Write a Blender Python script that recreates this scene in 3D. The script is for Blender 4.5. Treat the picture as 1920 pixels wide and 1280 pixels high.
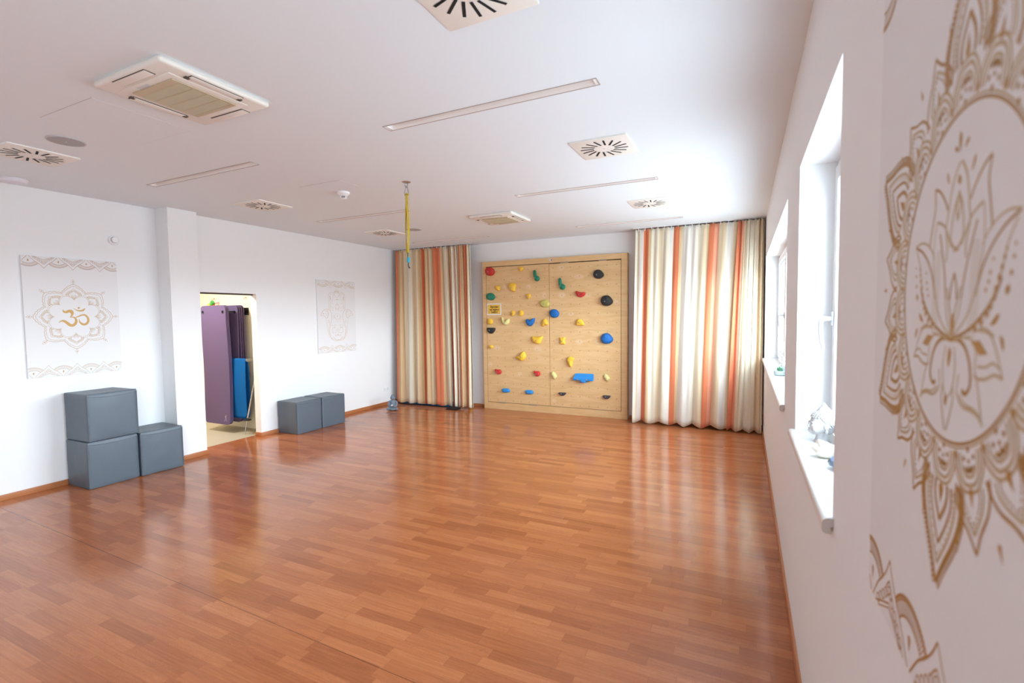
import bpy, bmesh, math, random
from mathutils import Vector, Matrix, noise

for _o in list(bpy.data.objects):
    bpy.data.objects.remove(_o)
SC = bpy.context.scene
COL = SC.collection
PI = math.pi

# ------------------------------------------------------------------ room measures (metres)
H = 3.0            # ceiling
XR = 0.246         # window wall
XL0 = -6.320       # left wall, near stretch
XP = -6.075        # pilaster face
XL1 = -6.252       # left wall, far stretch
D = 7.852          # back wall
YB = -2.6          # wall behind the camera
YP = 7.745         # face of the climbing wall

# ------------------------------------------------------------------ camera
cam_d = bpy.data.cameras.new('camera')
cam = bpy.data.objects.new('camera', cam_d)
COL.objects.link(cam)
cam_d.sensor_width = 36.0
cam_d.lens = 17.055
cam_d.clip_start = 0.02
_yaw, _pit, _rol = 0.4479, -0.0532, -0.0124
_f = Vector((-math.sin(_yaw)*math.cos(_pit), math.cos(_yaw)*math.cos(_pit), math.sin(_pit)))
_rt = Vector((math.cos(_yaw), math.sin(_yaw), 0))
_up = _rt.cross(_f)
_r2 = math.cos(_rol)*_rt + math.sin(_rol)*_up
_u2 = -math.sin(_rol)*_rt + math.cos(_rol)*_up
_m = Matrix((_r2, _u2, -_f)).transposed().to_4x4()
_m.translation = Vector((0, 0, 1.6891))
cam.matrix_world = _m
cam_d.dof.use_dof = True
cam_d.dof.focus_distance = 7.0
cam_d.dof.aperture_fstop = 3.0
SC.camera = cam

# ------------------------------------------------------------------ sky and exposure
SC.view_settings.view_transform = 'Standard'
SC.view_settings.look = 'None'
SC.view_settings.gamma = 1.0
SC.view_settings.use_curve_mapping = False
SC.view_settings.exposure = 0.0
SC.cycles.use_denoising = True
SC.cycles.max_bounces = 14
SC.cycles.diffuse_bounces = 8
SC.cycles.glossy_bounces = 5
SC.cycles.transparent_max_bounces = 12
SC.cycles.sample_clamp_indirect = 8.0
SC.cycles.caustics_reflective = False
SC.cycles.caustics_refractive = False

W = bpy.data.worlds.new('overcast_sky')
SC.world = W
W.use_nodes = True
_n = W.node_tree.nodes
_l = W.node_tree.links
_bg = _n['Background']
_tc = _n.new('ShaderNodeTexCoord')
_sx = _n.new('ShaderNodeSeparateXYZ')
_rp = _n.new('ShaderNodeValToRGB')
_mr = _n.new('ShaderNodeMapRange')
_mr.inputs[1].default_value = -1.0
_mr.inputs[2].default_value = 1.0
_l.new(_tc.outputs['Generated'], _sx.inputs[0])
_l.new(_sx.outputs['Z'], _mr.inputs[0])
_l.new(_mr.outputs[0], _rp.inputs[0])
_l.new(_rp.outputs[0], _bg.inputs[0])
_e = _rp.color_ramp.elements
_e[0].position = 0.0
_e[0].color = (0.24, 0.28, 0.31, 1)
_e[1].position = 1.0
_e[1].color = (0.20, 0.24, 0.28, 1)
for _p, _c in ((0.485, (0.27, 0.315, 0.35, 1)), (0.515, (0.79, 0.915, 1.01, 1)), (0.62, (0.79, 0.915, 1.01, 1)), (0.76, (0.40, 0.47, 0.53, 1))):
    _x = _e.new(_p)
    _x.color = _c
_bg.inputs[1].default_value = SKY = 35.0

def portal(y0, y1, z0, z1, x):
    """daylight portal filling a window opening (guides the sky light through it)"""
    ld = bpy.data.lights.new('window_daylight', 'AREA')
    ld.shape = 'RECTANGLE'
    ld.size = z1 - z0
    ld.size_y = y1 - y0
    ld.cycles.is_portal = True
    o = bpy.data.objects.new('window_daylight', ld)
    o.location = (x, (y0+y1)/2, (z0+z1)/2)
    o.rotation_euler = (0, PI/2, 0)
    COL.objects.link(o)

WIN = [(1.715, 2.930), (3.715, 7.400)]      # windows in view
WIN_ADDED = (-2.35, 0.05)                   # unseen bay behind the camera, added to light the near left wall
WZ0, WZ1 = 1.045, 2.435
for _a, _b in WIN + [WIN_ADDED]:
    portal(_a, _b, WZ0, WZ1, 0.56)

# ------------------------------------------------------------------ traced ornaments (canvas metres) and hold places
LOTUS=[([(-0.0026,0.1441),(-0.0188,0.1265),(-0.0284,0.1039),(-0.0338,0.0814),(-0.0378,0.0684),(-0.0299,0.0434),(-0.0315,0.0247)],0.0045,1),([(0.0023,0.1088),(-0.0094,0.0952),(-0.0162,0.0784),(-0.0194,0.0623),(-0.0191,0.0505),(-0.007,0.0407),(0.0086,0.0364)],0.0045,1),([(0.0003,0.1061),(-0.0048,0.0959),(-0.0044,0.0829),(0.0026,0.0736)],0.005,1),([(-0.0859,0.1282),(-0.0813,0.1039),(-0.0884,0.0797),(-0.0955,0.0567),(-0.0959,0.0493)],0.004,0),([(-0.0859,0.1282),(-0.0668,0.1214),(-0.0472,0.106),(-0.0355,0.0919)],0.004,0),([(-0.0728,0.0809),(-0.0779,0.0581),(-0.0787,0.0308),(-0.0662,-0.0214)],0.003,1),([(-0.0715,0.0821),(-0.0442,0.0728),(-0.0245,0.0529),(-0.0159,0.0417)],0.004,1),([(-0.0584,0.0645),(-0.045,0.0364),(-0.0336,0.0092),(-0.0249,-0.0242)],0.004,0),([(-0.1586,0.0585),(-0.134,0.0615),(-0.1096,0.0575),(-0.0883,0.0466),(-0.0755,0.0342)],0.003,1),([(-0.1571,0.0574),(-0.1269,0.048),(-0.0995,0.0309),(-0.0807,0.0107),(-0.071,-0.0084)],0.004,0),([(-0.1523,0.0518),(-0.136,0.0303),(-0.1286,0.0119),(-0.1228,-0.0042)],0.003,1),([(-0.1259,-0.004),(-0.1153,-0.0202),(-0.0935,-0.0389),(-0.063,-0.0565),(-0.0281,-0.0682),(0.0029,-0.0735)],0.005,0),([(-0.0684,-0.0085),(-0.0537,-0.0344),(-0.0316,-0.0559),(0.0005,-0.0722)],0.003,1),([(-0.0258,-0.0242),(-0.0194,-0.0434),(-0.0083,-0.0605),(0.0026,-0.0721)],0.003,1),([(-0.0213,-0.0088),(-0.0124,-0.0297),(-0.0045,-0.0502),(0.0037,-0.0704)],0.004,1),([(0.0026,0.0084),(-0.0064,-0.0027),(-0.0119,-0.0245)],0.004,0),([(0.0031,-0.0746),(-0.0248,-0.0737),(-0.0458,-0.0816),(-0.0592,-0.0955),(-0.0657,-0.1111),(-0.0668,-0.1245),(-0.061,-0.1333),(-0.0522,-0.1369),(-0.044,-0.1331)],0.006,0),([(-0.0106,-0.0736),(-0.0401,-0.0705),(-0.0632,-0.0714),(-0.0772,-0.0853),(-0.0768,-0.1044),(-0.0899,-0.129),(-0.103,-0.1647)],0.003,1),([(-0.0731,-0.0605),(-0.1069,-0.0634),(-0.1254,-0.08),(-0.1369,-0.0991),(-0.1432,-0.1079)],0.003,1),([(-0.0818,-0.0579),(-0.0988,-0.0583),(-0.1185,-0.0657)],0.003,1),([(-0.1432,-0.1079),(-0.1242,-0.1059),(-0.1045,-0.1127),(-0.0865,-0.1146),(-0.0756,-0.112)],0.004,1),([(-0.1369,-0.0991),(-0.1199,-0.0939),(-0.1036,-0.0997),(-0.083,-0.1011)],0.003,1),([(-0.1047,-0.1654),(-0.0939,-0.1573),(-0.0742,-0.1534),(-0.0522,-0.153),(-0.0353,-0.1448),(-0.0313,-0.1388)],0.004,1),([(-0.0972,-0.1558),(-0.0805,-0.1504),(-0.0556,-0.1487),(-0.0387,-0.1398)],0.003,1),([(-0.0138,-0.0833),(-0.0203,-0.1068),(-0.0157,-0.1348),(-0.0055,-0.1476)],0.003,1),([(-0.0162,-0.1313),(-0.0195,-0.1498),(-0.0127,-0.1703),(-0.0028,-0.1925)],0.0035,1),([(-0.0326,-0.1152),(-0.0285,-0.1402)],0.003,1)]
LOTUS_FILL=[[(-0.1061,-0.0854),(-0.0852,-0.0714),(-0.0617,-0.0736),(-0.0852,-0.0881)],[(-0.1414,-0.0798),(-0.1395,-0.068),(-0.1313,-0.0641),(-0.1348,-0.0733)],[(-0.1276,-0.0418),(-0.1191,-0.0438),(-0.1072,-0.0539),(-0.1209,-0.0518)],[(-0.1439,-0.0123),(-0.1383,-0.0155),(-0.1383,-0.0232),(-0.1452,-0.0194)],[(-0.0444,0.1402),(-0.0382,0.1362),(-0.0338,0.1234),(-0.0418,0.1303)],[(-0.018,0.1667),(-0.0102,0.1605),(-0.0114,0.1571),(-0.0225,0.1624)]]
AXFILL=[[(0.0025,-0.0408),(0.0091,-0.05),(0.0078,-0.0634),(0.0058,-0.0694),(0.0003,-0.0603),(-0.0009,-0.0501)],[(-0.0007,-0.0843),(0.0058,-0.0907),(0.0039,-0.1011),(-0.001,-0.1102),(-0.0056,-0.1019),(-0.0054,-0.0915)],[(-0.0065,0.1806),(-0.0003,0.1724),(-0.0017,0.1635),(-0.0045,0.1557),(-0.0094,0.1658),(-0.0106,0.1756)],[(-0.0022,0.1289),(0.0052,0.1208),(-0.0001,0.1157),(-0.0067,0.1228)],[(-0.0035,-0.1455),(0.0019,-0.15),(-0.0032,-0.1614),(-0.0092,-0.1535)]]
LOTUS_DOTS=[((-0.1338,0.0241),0.0027),((-0.1305,0.016),0.0032),((-0.1264,0.0059),0.0036),((-0.1216,-0.0042),0.004),((-0.116,-0.0162),0.0045),((-0.1134,-0.0241),0.0045),((-0.1058,-0.034),0.0045),((-0.0987,-0.0418),0.0045),((-0.0857,-0.0513),0.0045),((-0.0707,-0.0586),0.0045),((-0.1519,0.0266),0.0022),((-0.1497,0.0143),0.0027),((-0.1464,-0.0011),0.0032),((-0.1392,-0.0175),0.0036),((-0.1056,0.0162),0.0022),((-0.1004,0.0024),0.0027),((-0.0977,-0.0072),0.0027),((-0.0917,-0.016),0.0027)]
OM=[[(-0.0967,0.0778,0.0022),(-0.0909,0.0554,0.0168),(-0.071,0.0503,0.0252),(-0.0473,0.0599,0.028),(-0.0293,0.0563,0.0314),(-0.022,0.0357,0.0269),(-0.0277,0.0152,0.0146),(-0.0415,-0.0023,0.0034)],[(-0.0439,-0.0038,0.0034),(-0.0121,-0.0033,0.0123),(0.0058,-0.0249,0.0179),(0.0041,-0.0603,0.0246),(-0.0191,-0.0864,0.0269),(-0.0455,-0.0843,0.028),(-0.0678,-0.0627,0.0269),(-0.09,-0.0441,0.0235),(-0.1127,-0.0401,0.0146),(-0.1375,-0.0578,0.0022)],[(0.0057,-0.0027,0.0078),(0.03,0.0045,0.0112),(0.0548,0.0178,0.0146),(0.0852,0.0184,0.0168),(0.1073,-0.0095,0.019),(0.1098,-0.0471,0.0202),(0.0899,-0.0754,0.0224),(0.0622,-0.0785,0.0213),(0.0413,-0.0595,0.0157),(0.0327,-0.0385,0.0078),(0.036,-0.02,0.0022)],[(-0.0104,0.0923,0.0017),(0.0123,0.0726,0.0078),(0.0388,0.0631,0.0134),(0.0662,0.067,0.019),(0.0821,0.0805,0.0134),(0.0887,0.091,0.0022)]]
OMDOT=((0.0355,0.0935),0.01)
HAM=[([(-0.177,0.1155),(-0.1845,0.1905),(-0.1857,0.2869),(-0.1765,0.3622),(-0.1474,0.3975),(-0.0977,0.408),(-0.063,0.3768),(-0.0597,0.3443)],0.004,1),([(-0.063,0.3768),(-0.0472,0.4262),(-0.0002,0.4553)],0.004,1),([(-0.1518,0.1157),(-0.1579,0.1909),(-0.1606,0.2876),(-0.1527,0.3629),(-0.1297,0.3799),(-0.0987,0.3755),(-0.0826,0.3436),(-0.0942,0.2892),(-0.1316,0.2236),(-0.1505,0.1587)],0.003,1),([(-0.0587,0.3769),(-0.0355,0.3396),(0.0031,0.3244)],0.003,0),([(-0.0479,0.4044),(-0.0259,0.4194),(0.0004,0.4281)],0.008,0),([(-0.0412,0.3884),(-0.0002,0.4062)],0.004,0),([(-0.3554,0.0176),(-0.3366,0.0619),(-0.2947,0.1021),(-0.2323,0.1237),(-0.1772,0.1101),(-0.1429,0.0834),(-0.1234,0.0294),(-0.1254,-0.0355),(-0.1531,-0.1107),(-0.1796,-0.1963),(-0.1815,-0.2609),(-0.1597,-0.3265),(-0.1218,-0.3824)],0.005,0),([(-0.3554,0.0176),(-0.2974,0.0141),(-0.2573,-0.018),(-0.235,-0.0984),(-0.2213,-0.1951),(-0.2031,-0.2816),(-0.1702,-0.3476),(-0.108,-0.3962),(-0.0048,-0.4179)],0.004,1),([(-0.2368,-0.0236),(-0.2158,-0.0131),(-0.2006,0.0297),(-0.2034,0.0725),(-0.226,0.1046)],0.007,0),([(-0.2596,-0.002),(-0.2421,0.0298),(-0.2408,0.0725),(-0.2536,0.1044)],0.003,1),([(-0.1893,-0.0563),(-0.1773,-0.121),(-0.2005,-0.1957),(-0.1822,-0.2824),(-0.1489,-0.3432),(-0.0933,-0.3838),(-0.0029,-0.4015)],0.003,1),([(-0.0703,-0.0035),(-0.0374,0.0399),(0.0006,0.0508)],0.003,1),([(-0.0703,-0.0035),(-0.0325,-0.0365),(0.0005,-0.0479)],0.003,1),([(-0.0807,0.0292),(-0.04,-0.0474),(0.0049,-0.0973)],0.003,1),([(-0.0478,0.1707),(-0.0275,0.1273),(-0.003,0.122)],0.006,0),([(-0.0258,0.1819),(-0.0013,0.2259)],0.005,0),([(-0.1416,0.1265),(-0.145,0.1534),(-0.1191,0.1699),(-0.0882,0.1594),(-0.0917,0.1377),(-0.1132,0.1321)],0.003,1),([(-0.1062,-0.3397),(-0.0785,-0.3682),(-0.0431,-0.3863)],0.006,0),([(-0.0478,-0.304),(-0.0515,-0.3312)],0.01,0),([(0.0018,-0.295),(0.0008,-0.328)],0.01,0),([(-0.1256,-0.2737),(-0.1162,-0.1981),(-0.0727,-0.1776),(-0.0384,-0.2332),(0.0061,-0.2017)],0.003,1),([(-0.1181,-0.2632),(-0.0614,-0.2761),(0.0048,-0.2456)],0.003,1),([(-0.1435,-0.1649),(-0.1216,-0.1438),(-0.0864,-0.1555),(-0.057,-0.1344),(-0.0584,-0.178),(-0.1016,-0.1877)],0.003,1),([(-0.0435,-0.3994),(-0.0012,-0.3939)],0.006,0),([(-0.0588,0.2792),(-0.0037,0.2914)],0.004,1),([(-0.1033,0.2241),(-0.0823,0.2137)],0.005,1),([(-0.0957,0.0076),(-0.0756,-0.036),(-0.0834,-0.0577)],0.004,1),([(-0.0697,-0.0797),(-0.0485,-0.0909)],0.004,1),([(-0.1561,0.3414),(-0.1402,0.3096),(-0.1469,0.2771)],0.008,0),([(-0.2029,-0.0454),(-0.1829,-0.0779),(-0.1975,-0.0991)],0.004,1)]
HAMDOTS=[((0.0007,0.007),0.009),((-0.0038,0.2882),0.008),((-0.1041,0.1029),0.006),((-0.303,0.0513),0.008)]
HOLDPOS=[(-4.136,2.485,0.187,0.156),(-3.53,2.497,0.087,0.078),(-3.23,2.363,0.116,0.183),(-2.147,2.342,0.175,0.148),(-2.772,2.205,0.125,0.184),(-3.989,2.182,0.102,0.09),(-3.693,2.186,0.132,0.158),(-4.129,2.035,0.173,0.132),(-3.385,2.021,0.075,0.085),(-3.086,1.888,0.171,0.135),(-2.455,2.03,0.17,0.107),(-2.011,1.912,0.199,0.173),(-3.69,1.734,0.088,0.1),(-3.534,1.732,0.098,0.104),(-2.913,1.717,0.168,0.148),(-4.148,1.588,0.11,0.112),(-3.843,1.596,0.163,0.141),(-3.358,1.571,0.171,0.137),(-3.084,1.564,0.114,0.121),(-2.46,1.566,0.136,0.108),(-4.131,1.422,0.168,0.107),(-3.228,1.265,0.201,0.132),(-2.767,1.255,0.096,0.124),(-2.01,1.301,0.2,0.174),(-4.141,1.13,0.087,0.067),(-3.541,0.978,0.186,0.16),(-2.629,0.903,0.119,0.176),(-3.999,0.68,0.132,0.092),(-3.243,0.678,0.122,0.094),(-2.929,0.664,0.098,0.126),(-2.397,0.649,0.331,0.156),(-2.016,0.663,0.098,0.12),(-3.85,0.352,0.159,0.072),(-3.394,0.348,0.157,0.07),(-2.781,0.349,0.132,0.053),(-2.019,0.343,0.126,0.056)]
CHALK=[(-3.852,2.194,0.042,0.038),(-3.391,2.189,0.053,0.044),(-3.102,2.034,0.047,0.06),(-2.791,2.474,0.075,0.059),(-2.782,2.024,0.08,0.059),(-2.483,2.319,0.097,0.047),(-2.327,2.011,0.06,0.035),(-4.016,1.115,0.08,0.056),(-3.229,1.109,0.087,0.054),(-2.481,1.241,0.073,0.047),(-3.572,0.656,0.055,0.05),(-2.622,1.701,0.062,0.033),(-2.175,1.244,0.059,0.042),(-2.936,0.225,0.052,0.037),(-1.86,1.884,0.045,0.045),(-4.166,0.807,0.058,0.052)]

# ------------------------------------------------------------------ materials
def lin(c):
    return tuple(((v/255)/12.92 if v/255 <= 0.04045 else ((v/255+0.055)/1.055)**2.4) for v in c) + (1.0,)

MATS = {}
def mat(name, rgb, rough=0.6, metal=0.0, bump=0.0, bscale=200.0, var=0.0, vscale=6.0, spec=0.5, sheen=0.0, coat=0.0):
    if name in MATS:
        return MATS[name]
    m = bpy.data.materials.new(name)
    m.use_nodes = True
    nt = m.node_tree
    b = nt.nodes['Principled BSDF']
    b.inputs['Base Color'].default_value = lin(rgb)
    b.inputs['Roughness'].default_value = rough
    b.inputs['Metallic'].default_value = metal
    b.inputs['Specular IOR Level'].default_value = spec
    b.inputs['Sheen Weight'].default_value = sheen
    b.inputs['Coat Weight'].default_value = coat
    tc = nt.nodes.new('ShaderNodeTexCoord')
    if bump:
        t = nt.nodes.new('ShaderNodeTexNoise')
        t.inputs['Scale'].default_value = bscale
        t.inputs['Detail'].default_value = 3
        nt.links.new(tc.outputs['Object'], t.inputs['Vector'])
        bp = nt.nodes.new('ShaderNodeBump')
        bp.inputs['Strength'].default_value = bump
        bp.inputs['Distance'].default_value = 0.004
        nt.links.new(t.outputs[0], bp.inputs['Height'])
        nt.links.new(bp.outputs[0], b.inputs['Normal'])
    if var:
        t = nt.nodes.new('ShaderNodeTexNoise')
        t.inputs['Scale'].default_value = vscale
        t.inputs['Detail'].default_value = 4
        nt.links.new(tc.outputs['Object'], t.inputs['Vector'])
        mx = nt.nodes.new('ShaderNodeMix')
        mx.data_type = 'RGBA'
        c = lin(rgb)
        mx.inputs[6].default_value = tuple(v*(1-var) for v in c[:3]) + (1,)
        mx.inputs[7].default_value = tuple(min(1, v*(1+var)) for v in c[:3]) + (1,)
        nt.links.new(t.outputs[0], mx.inputs[0])
        nt.links.new(mx.outputs[2], b.inputs['Base Color'])
    MATS[name] = m
    return m

class NB:
    """small node-building helper"""
    def __init__(s, name):
        s.m = bpy.data.materials.new(name)
        s.m.use_nodes = True
        s.t = s.m.node_tree
        s.b = s.t.nodes['Principled BSDF']
    def put(s, sock, v):
        if isinstance(v, (int, float)):
            sock.default_value = v
        elif isinstance(v, tuple):
            sock.default_value = v
        else:
            s.t.links.new(v, sock)
    def math(s, op, a, b=0.0, c=0.0):
        n = s.t.nodes.new('ShaderNodeMath')
        n.operation = op
        for i, v in enumerate((a, b, c)):
            s.put(n.inputs[i], v)
        return n.outputs[0]
    def xyz(s, x, y, z=0.0):
        n = s.t.nodes.new('ShaderNodeCombineXYZ')
        for i, v in enumerate((x, y, z)):
            s.put(n.inputs[i], v)
        return n.outputs[0]
    def pos(s):
        g = s.t.nodes.new('ShaderNodeNewGeometry')
        q = s.t.nodes.new('ShaderNodeSeparateXYZ')
        s.t.links.new(g.outputs['Position'], q.inputs[0])
        return q.outputs
    def white(s, v):
        n = s.t.nodes.new('ShaderNodeTexWhiteNoise')
        n.noise_dimensions = '3D'
        s.t.links.new(v, n.inputs['Vector'])
        return n.outputs['Value']
    def noise(s, v, scale, detail=4.0, dist=0.0):
        n = s.t.nodes.new('ShaderNodeTexNoise')
        s.t.links.new(v, n.inputs['Vector'])
        n.inputs['Scale'].default_value = scale
        n.inputs['Detail'].default_value = detail
        n.inputs['Distortion'].default_value = dist
        return n.outputs[0]
    def ramp(s, v, stops, interp='LINEAR'):
        n = s.t.nodes.new('ShaderNodeValToRGB')
        n.color_ramp.interpolation = interp
        e = n.color_ramp.elements
        e[0].position, e[0].color = stops[0]
        e[1].position, e[1].color = stops[-1]
        for p, c in stops[1:-1]:
            x = e.new(p)
            x.color = c
        s.put(n.inputs[0], v)
        return n.outputs[0]
    def mix(s, f, a, b, mode='MIX'):
        n = s.t.nodes.new('ShaderNodeMix')
        n.data_type = 'RGBA'
        n.blend_type = mode
        s.put(n.inputs[0], f)
        s.put(n.inputs[6], a)
        s.put(n.inputs[7], b)
        return n.outputs[2]

def floor_material():
    k = NB('wood_vinyl_floor')
    x, y, _ = k.pos()
    ROW, LEN = 0.0675, 0.43
    row = k.math('FLOOR', k.math('DIVIDE', y, ROW))
    off = k.math('MULTIPLY', k.white(k.xyz(row, 3.7, 1.1)), LEN*3)
    xs = k.math('DIVIDE', k.math('ADD', x, off), LEN)
    col = k.math('FLOOR', xs)
    rnd = k.white(k.xyz(row, col, 5.3))
    rnd2 = k.white(k.xyz(row, col, 9.1))
    # grain: long streaks, plus cathedral figure in some strips
    gx = k.math('ADD', k.math('MULTIPLY', x, 3.0), k.math('MULTIPLY', rnd, 40.0))
    g1 = k.noise(k.xyz(gx, k.math('MULTIPLY', y, 70.0), rnd2), 1.6, 5.0, 0.4)
    g2 = k.noise(k.xyz(k.math('MULTIPLY', gx, 2.2), k.math('MULTIPLY', y, 26.0), rnd), 1.2, 2.0, 0.2)
    rings = k.math('ABSOLUTE', k.math('SINE', k.math('MULTIPLY', g2, 42.0)))
    tone = k.math('ADD', k.math('ADD', 0.06, k.math('MULTIPLY', rnd, 0.36)), k.math('MULTIPLY', g1, 0.62))
    tone = k.math('ADD', tone, k.math('MULTIPLY', rings, k.math('MULTIPLY', rnd2, 0.16)))
    c = k.ramp(tone, [(0.10, lin((132, 74, 43))), (0.48, lin((166, 97, 57))), (0.72, lin((183, 112, 68))), (1.05, lin((198, 128, 84)))])
    # strip joints
    fy = k.math('ABSOLUTE', k.math('SUBTRACT', k.math('FRACT', k.math('DIVIDE', y, ROW)), 0.5))
    fx = k.math('ABSOLUTE', k.math('SUBTRACT', k.math('FRACT', xs), 0.5))
    j = k.math('MAXIMUM', k.math('GREATER_THAN', fy, 0.486), k.math('GREATER_THAN', fx, 0.4975))
    c = k.mix(k.math('MULTIPLY', j, 0.35), c, lin((104, 58, 34)))
    # welded seams between the 2 m wide vinyl sheets
    ys = k.math('ADD', k.math('MULTIPLY', x, 0.03), k.math('ADD', y, 0.30))
    sm = k.math('ABSOLUTE', k.math('SUBTRACT', k.math('FRACT', k.math('DIVIDE', ys, 2.0)), 0.5))
    sm = k.math('GREATER_THAN', sm, 0.4990)
    c = k.mix(k.math('MULTIPLY', sm, 0.75), c, lin((70, 40, 25)))
    k.put(k.b.inputs['Base Color'], c)
    r = k.noise(k.xyz(k.math('MULTIPLY', x, 1.0), y, 0.0), 3.0, 3.0)
    k.put(k.b.inputs['Roughness'], k.math('ADD', 0.11, k.math('MULTIPLY', r, 0.10)))
    k.b.inputs['Specular IOR Level'].default_value = 0.5
    bp = k.t.nodes.new('ShaderNodeBump')
    bp.inputs['Strength'].default_value = 0.06
    bp.inputs['Distance'].default_value = 0.002
    wav = k.noise(k.xyz(x, y, 0.0), 5.0, 2.0)
    k.put(bp.inputs['Height'], k.math('ADD', k.math('MULTIPLY', g1, 0.25), wav))
    k.t.links.new(bp.outputs[0], k.b.inputs['Normal'])
    return k.m

def plywood_material(name, marks=(), holes=False):
    k = NB(name)
    x, y, z = k.pos()
    g = k.noise(k.xyz(k.math('MULTIPLY', x, 1.2), y, k.math('MULTIPLY', z, 7.0)), 2.2, 5.0, 1.2)
    f = k.noise(k.xyz(k.math('MULTIPLY', x, 6.0), y, k.math('MULTIPLY', z, 90.0)), 2.0, 3.0)
    t = k.math('ADD', k.math('MULTIPLY', g, 0.75), k.math('MULTIPLY', f, 0.3))
    c = k.ramp(t, [(0.25, lin((205, 165, 112))), (0.55, lin((218, 181, 130))), (0.85, lin((228, 195, 148)))])
    for (mx, mz, rx, rz) in marks:                       # chalky rings where holds used to sit
        dx = k.math('DIVIDE', k.math('SUBTRACT', x, mx), rx)
        dz = k.math('DIVIDE', k.math('SUBTRACT', z, mz), rz)
        d = k.math('ADD', k.math('MULTIPLY', dx, dx), k.math('MULTIPLY', dz, dz))
        d = k.math('ADD', d, k.math('MULTIPLY', k.math('SUBTRACT', g, 0.5), 1.4))
        w = k.ramp(d, [(0.35, (0.30, 0.30, 0.30, 1)), (1.0, (0, 0, 0, 1))])
        c = k.mix(w, c, lin((235, 215, 186)))
    if holes:                                            # grid of bolt holes
        P = 0.1543
        hx = k.math('SUBTRACT', k.math('FRACT', k.math('ADD', k.math('DIVIDE', k.math('ADD', x, 1.855), P), 0.5)), 0.5)
        hz = k.math('SUBTRACT', k.math('FRACT', k.math('ADD', k.math('DIVIDE', k.math('SUBTRACT', z, 2.482), P), 0.5)), 0.5)
        d = k.math('SQRT', k.math('ADD', k.math('MULTIPLY', hx, hx), k.math('MULTIPLY', hz, hz)))
        w = k.math('LESS_THAN', d, 0.042)
        c = k.mix(k.math('MULTIPLY', w, 0.75), c, lin((70, 50, 36)))
    k.put(k.b.inputs['Base Color'], c)
    k.b.inputs['Roughness'].default_value = 0.5
    return k.m

def attr_fabric(name):
    """woven curtain cloth; stripes are a colour attribute on the mesh"""
    k = NB(name)
    a = k.t.nodes.new('ShaderNodeAttribute')
    a.attribute_name = 'stripe'
    x, y, z = k.pos()
    w = k.noise(k.xyz(k.math('MULTIPLY', x, 60.0), k.math('MULTIPLY', y, 60.0), k.math('MULTIPLY', z, 220.0)), 3.0, 2.0)
    c = k.mix(k.math('MULTIPLY', w, 0.10), a.outputs['Color'], lin((200, 180, 150)), 'MULTIPLY')
    k.put(k.b.inputs['Base Color'], c)
    k.b.inputs['Roughness'].default_value = 0.85
    k.b.inputs['Sheen Weight'].default_value = 0.15
    k.b.inputs['Specular IOR Level'].default_value = 0.2
    return k.m

def glass_material():
    m = bpy.data.materials.new('window_glass')
    m.use_nodes = True
    nt = m.node_tree
    nt.nodes.remove(nt.nodes['Principled BSDF'])
    tr = nt.nodes.new('ShaderNodeBsdfTransparent')
    tr.inputs[0].default_value = (0.97, 0.98, 0.98, 1)
    gl = nt.nodes.new('ShaderNodeBsdfGlossy')
    gl.inputs['Roughness'].default_value = 0.02
    lw = nt.nodes.new('ShaderNodeLayerWeight')
    lw.inputs[0].default_value = 0.5
    pw = nt.nodes.new('ShaderNodeMath')
    pw.operation = 'POWER'
    pw.inputs[1].default_value = 5.0
    nt.links.new(lw.outputs['Facing'], pw.inputs[0])
    fr = nt.nodes.new('ShaderNodeMath')
    fr.operation = 'MULTIPLY_ADD'
    fr.inputs[1].default_value = 0.75
    fr.inputs[2].default_value = 0.03
    nt.links.new(pw.outputs[0], fr.inputs[0])
    mx = nt.nodes.new('ShaderNodeMixShader')
    nt.links.new(fr.outputs[0], mx.inputs[0])
    nt.links.new(tr.outputs[0], mx.inputs[1])
    nt.links.new(gl.outputs[0], mx.inputs[2])
    nt.links.new(mx.outputs[0], nt.nodes['Material Output'].inputs[0])
    return m

M_FLOOR = floor_material()
M_WALL = mat('white_wall_paint', (236, 238, 239), 0.85, bump=0.05, bscale=90, spec=0.2)
M_CEIL = mat('ceiling_paint', (229, 238, 244), 0.9, spec=0.2)
M_SKIRT = mat('beech_skirting', (178, 112, 68), 0.45, var=0.12, vscale=14)
M_CREAM = mat('cream_storage_wall', (233, 224, 202), 0.7)
M_STFLOOR = mat('beige_linoleum', (188, 178, 156), 0.5, var=0.06, vscale=60)
M_GLASS = glass_material()
M_PVC = mat('white_window_plastic', (240, 242, 244), 0.3)
M_SILL = mat('white_sill_stone', (226, 226, 224), 0.35)
M_SILLEDGE = mat('sill_end_cap', (196, 188, 182), 0.5)
M_STEEL = mat('brushed_steel', (190, 192, 195), 0.3, metal=1.0)
M_BOLT = mat('hold_bolt', (165, 165, 165), 0.35, metal=0.8)
M_BLACK = mat('black_plastic', (22, 22, 24), 0.5)
M_DARK = mat('dark_void', (12, 14, 16), 0.8)
M_GOLD = mat('gold_ink', (196, 152, 72), 0.45)
M_GOLDP = mat('pale_gold_ink', (192, 166, 132), 0.6)
M_GOLDL = mat('light_gold_ink', (202, 184, 152), 0.6)
M_BROWN = mat('bronze_ink', (166, 120, 86), 0.6)
M_CANVAS = mat('white_canvas', (229, 230, 231), 0.8, bump=0.06, bscale=500)
M_LEATHER = mat('grey_leatherette', (88, 100, 111), 0.42, bump=0.12, bscale=260, spec=0.5)
M_ACW = mat('unit_white_plastic', (232, 228, 220), 0.45)
M_ACG = mat('unit_beige_grille', (196, 182, 152), 0.6)
M_ACD = mat('unit_grille_gap', (120, 108, 86), 0.8)
M_VENT = mat('vent_white_enamel', (236, 233, 226), 0.5)
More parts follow.
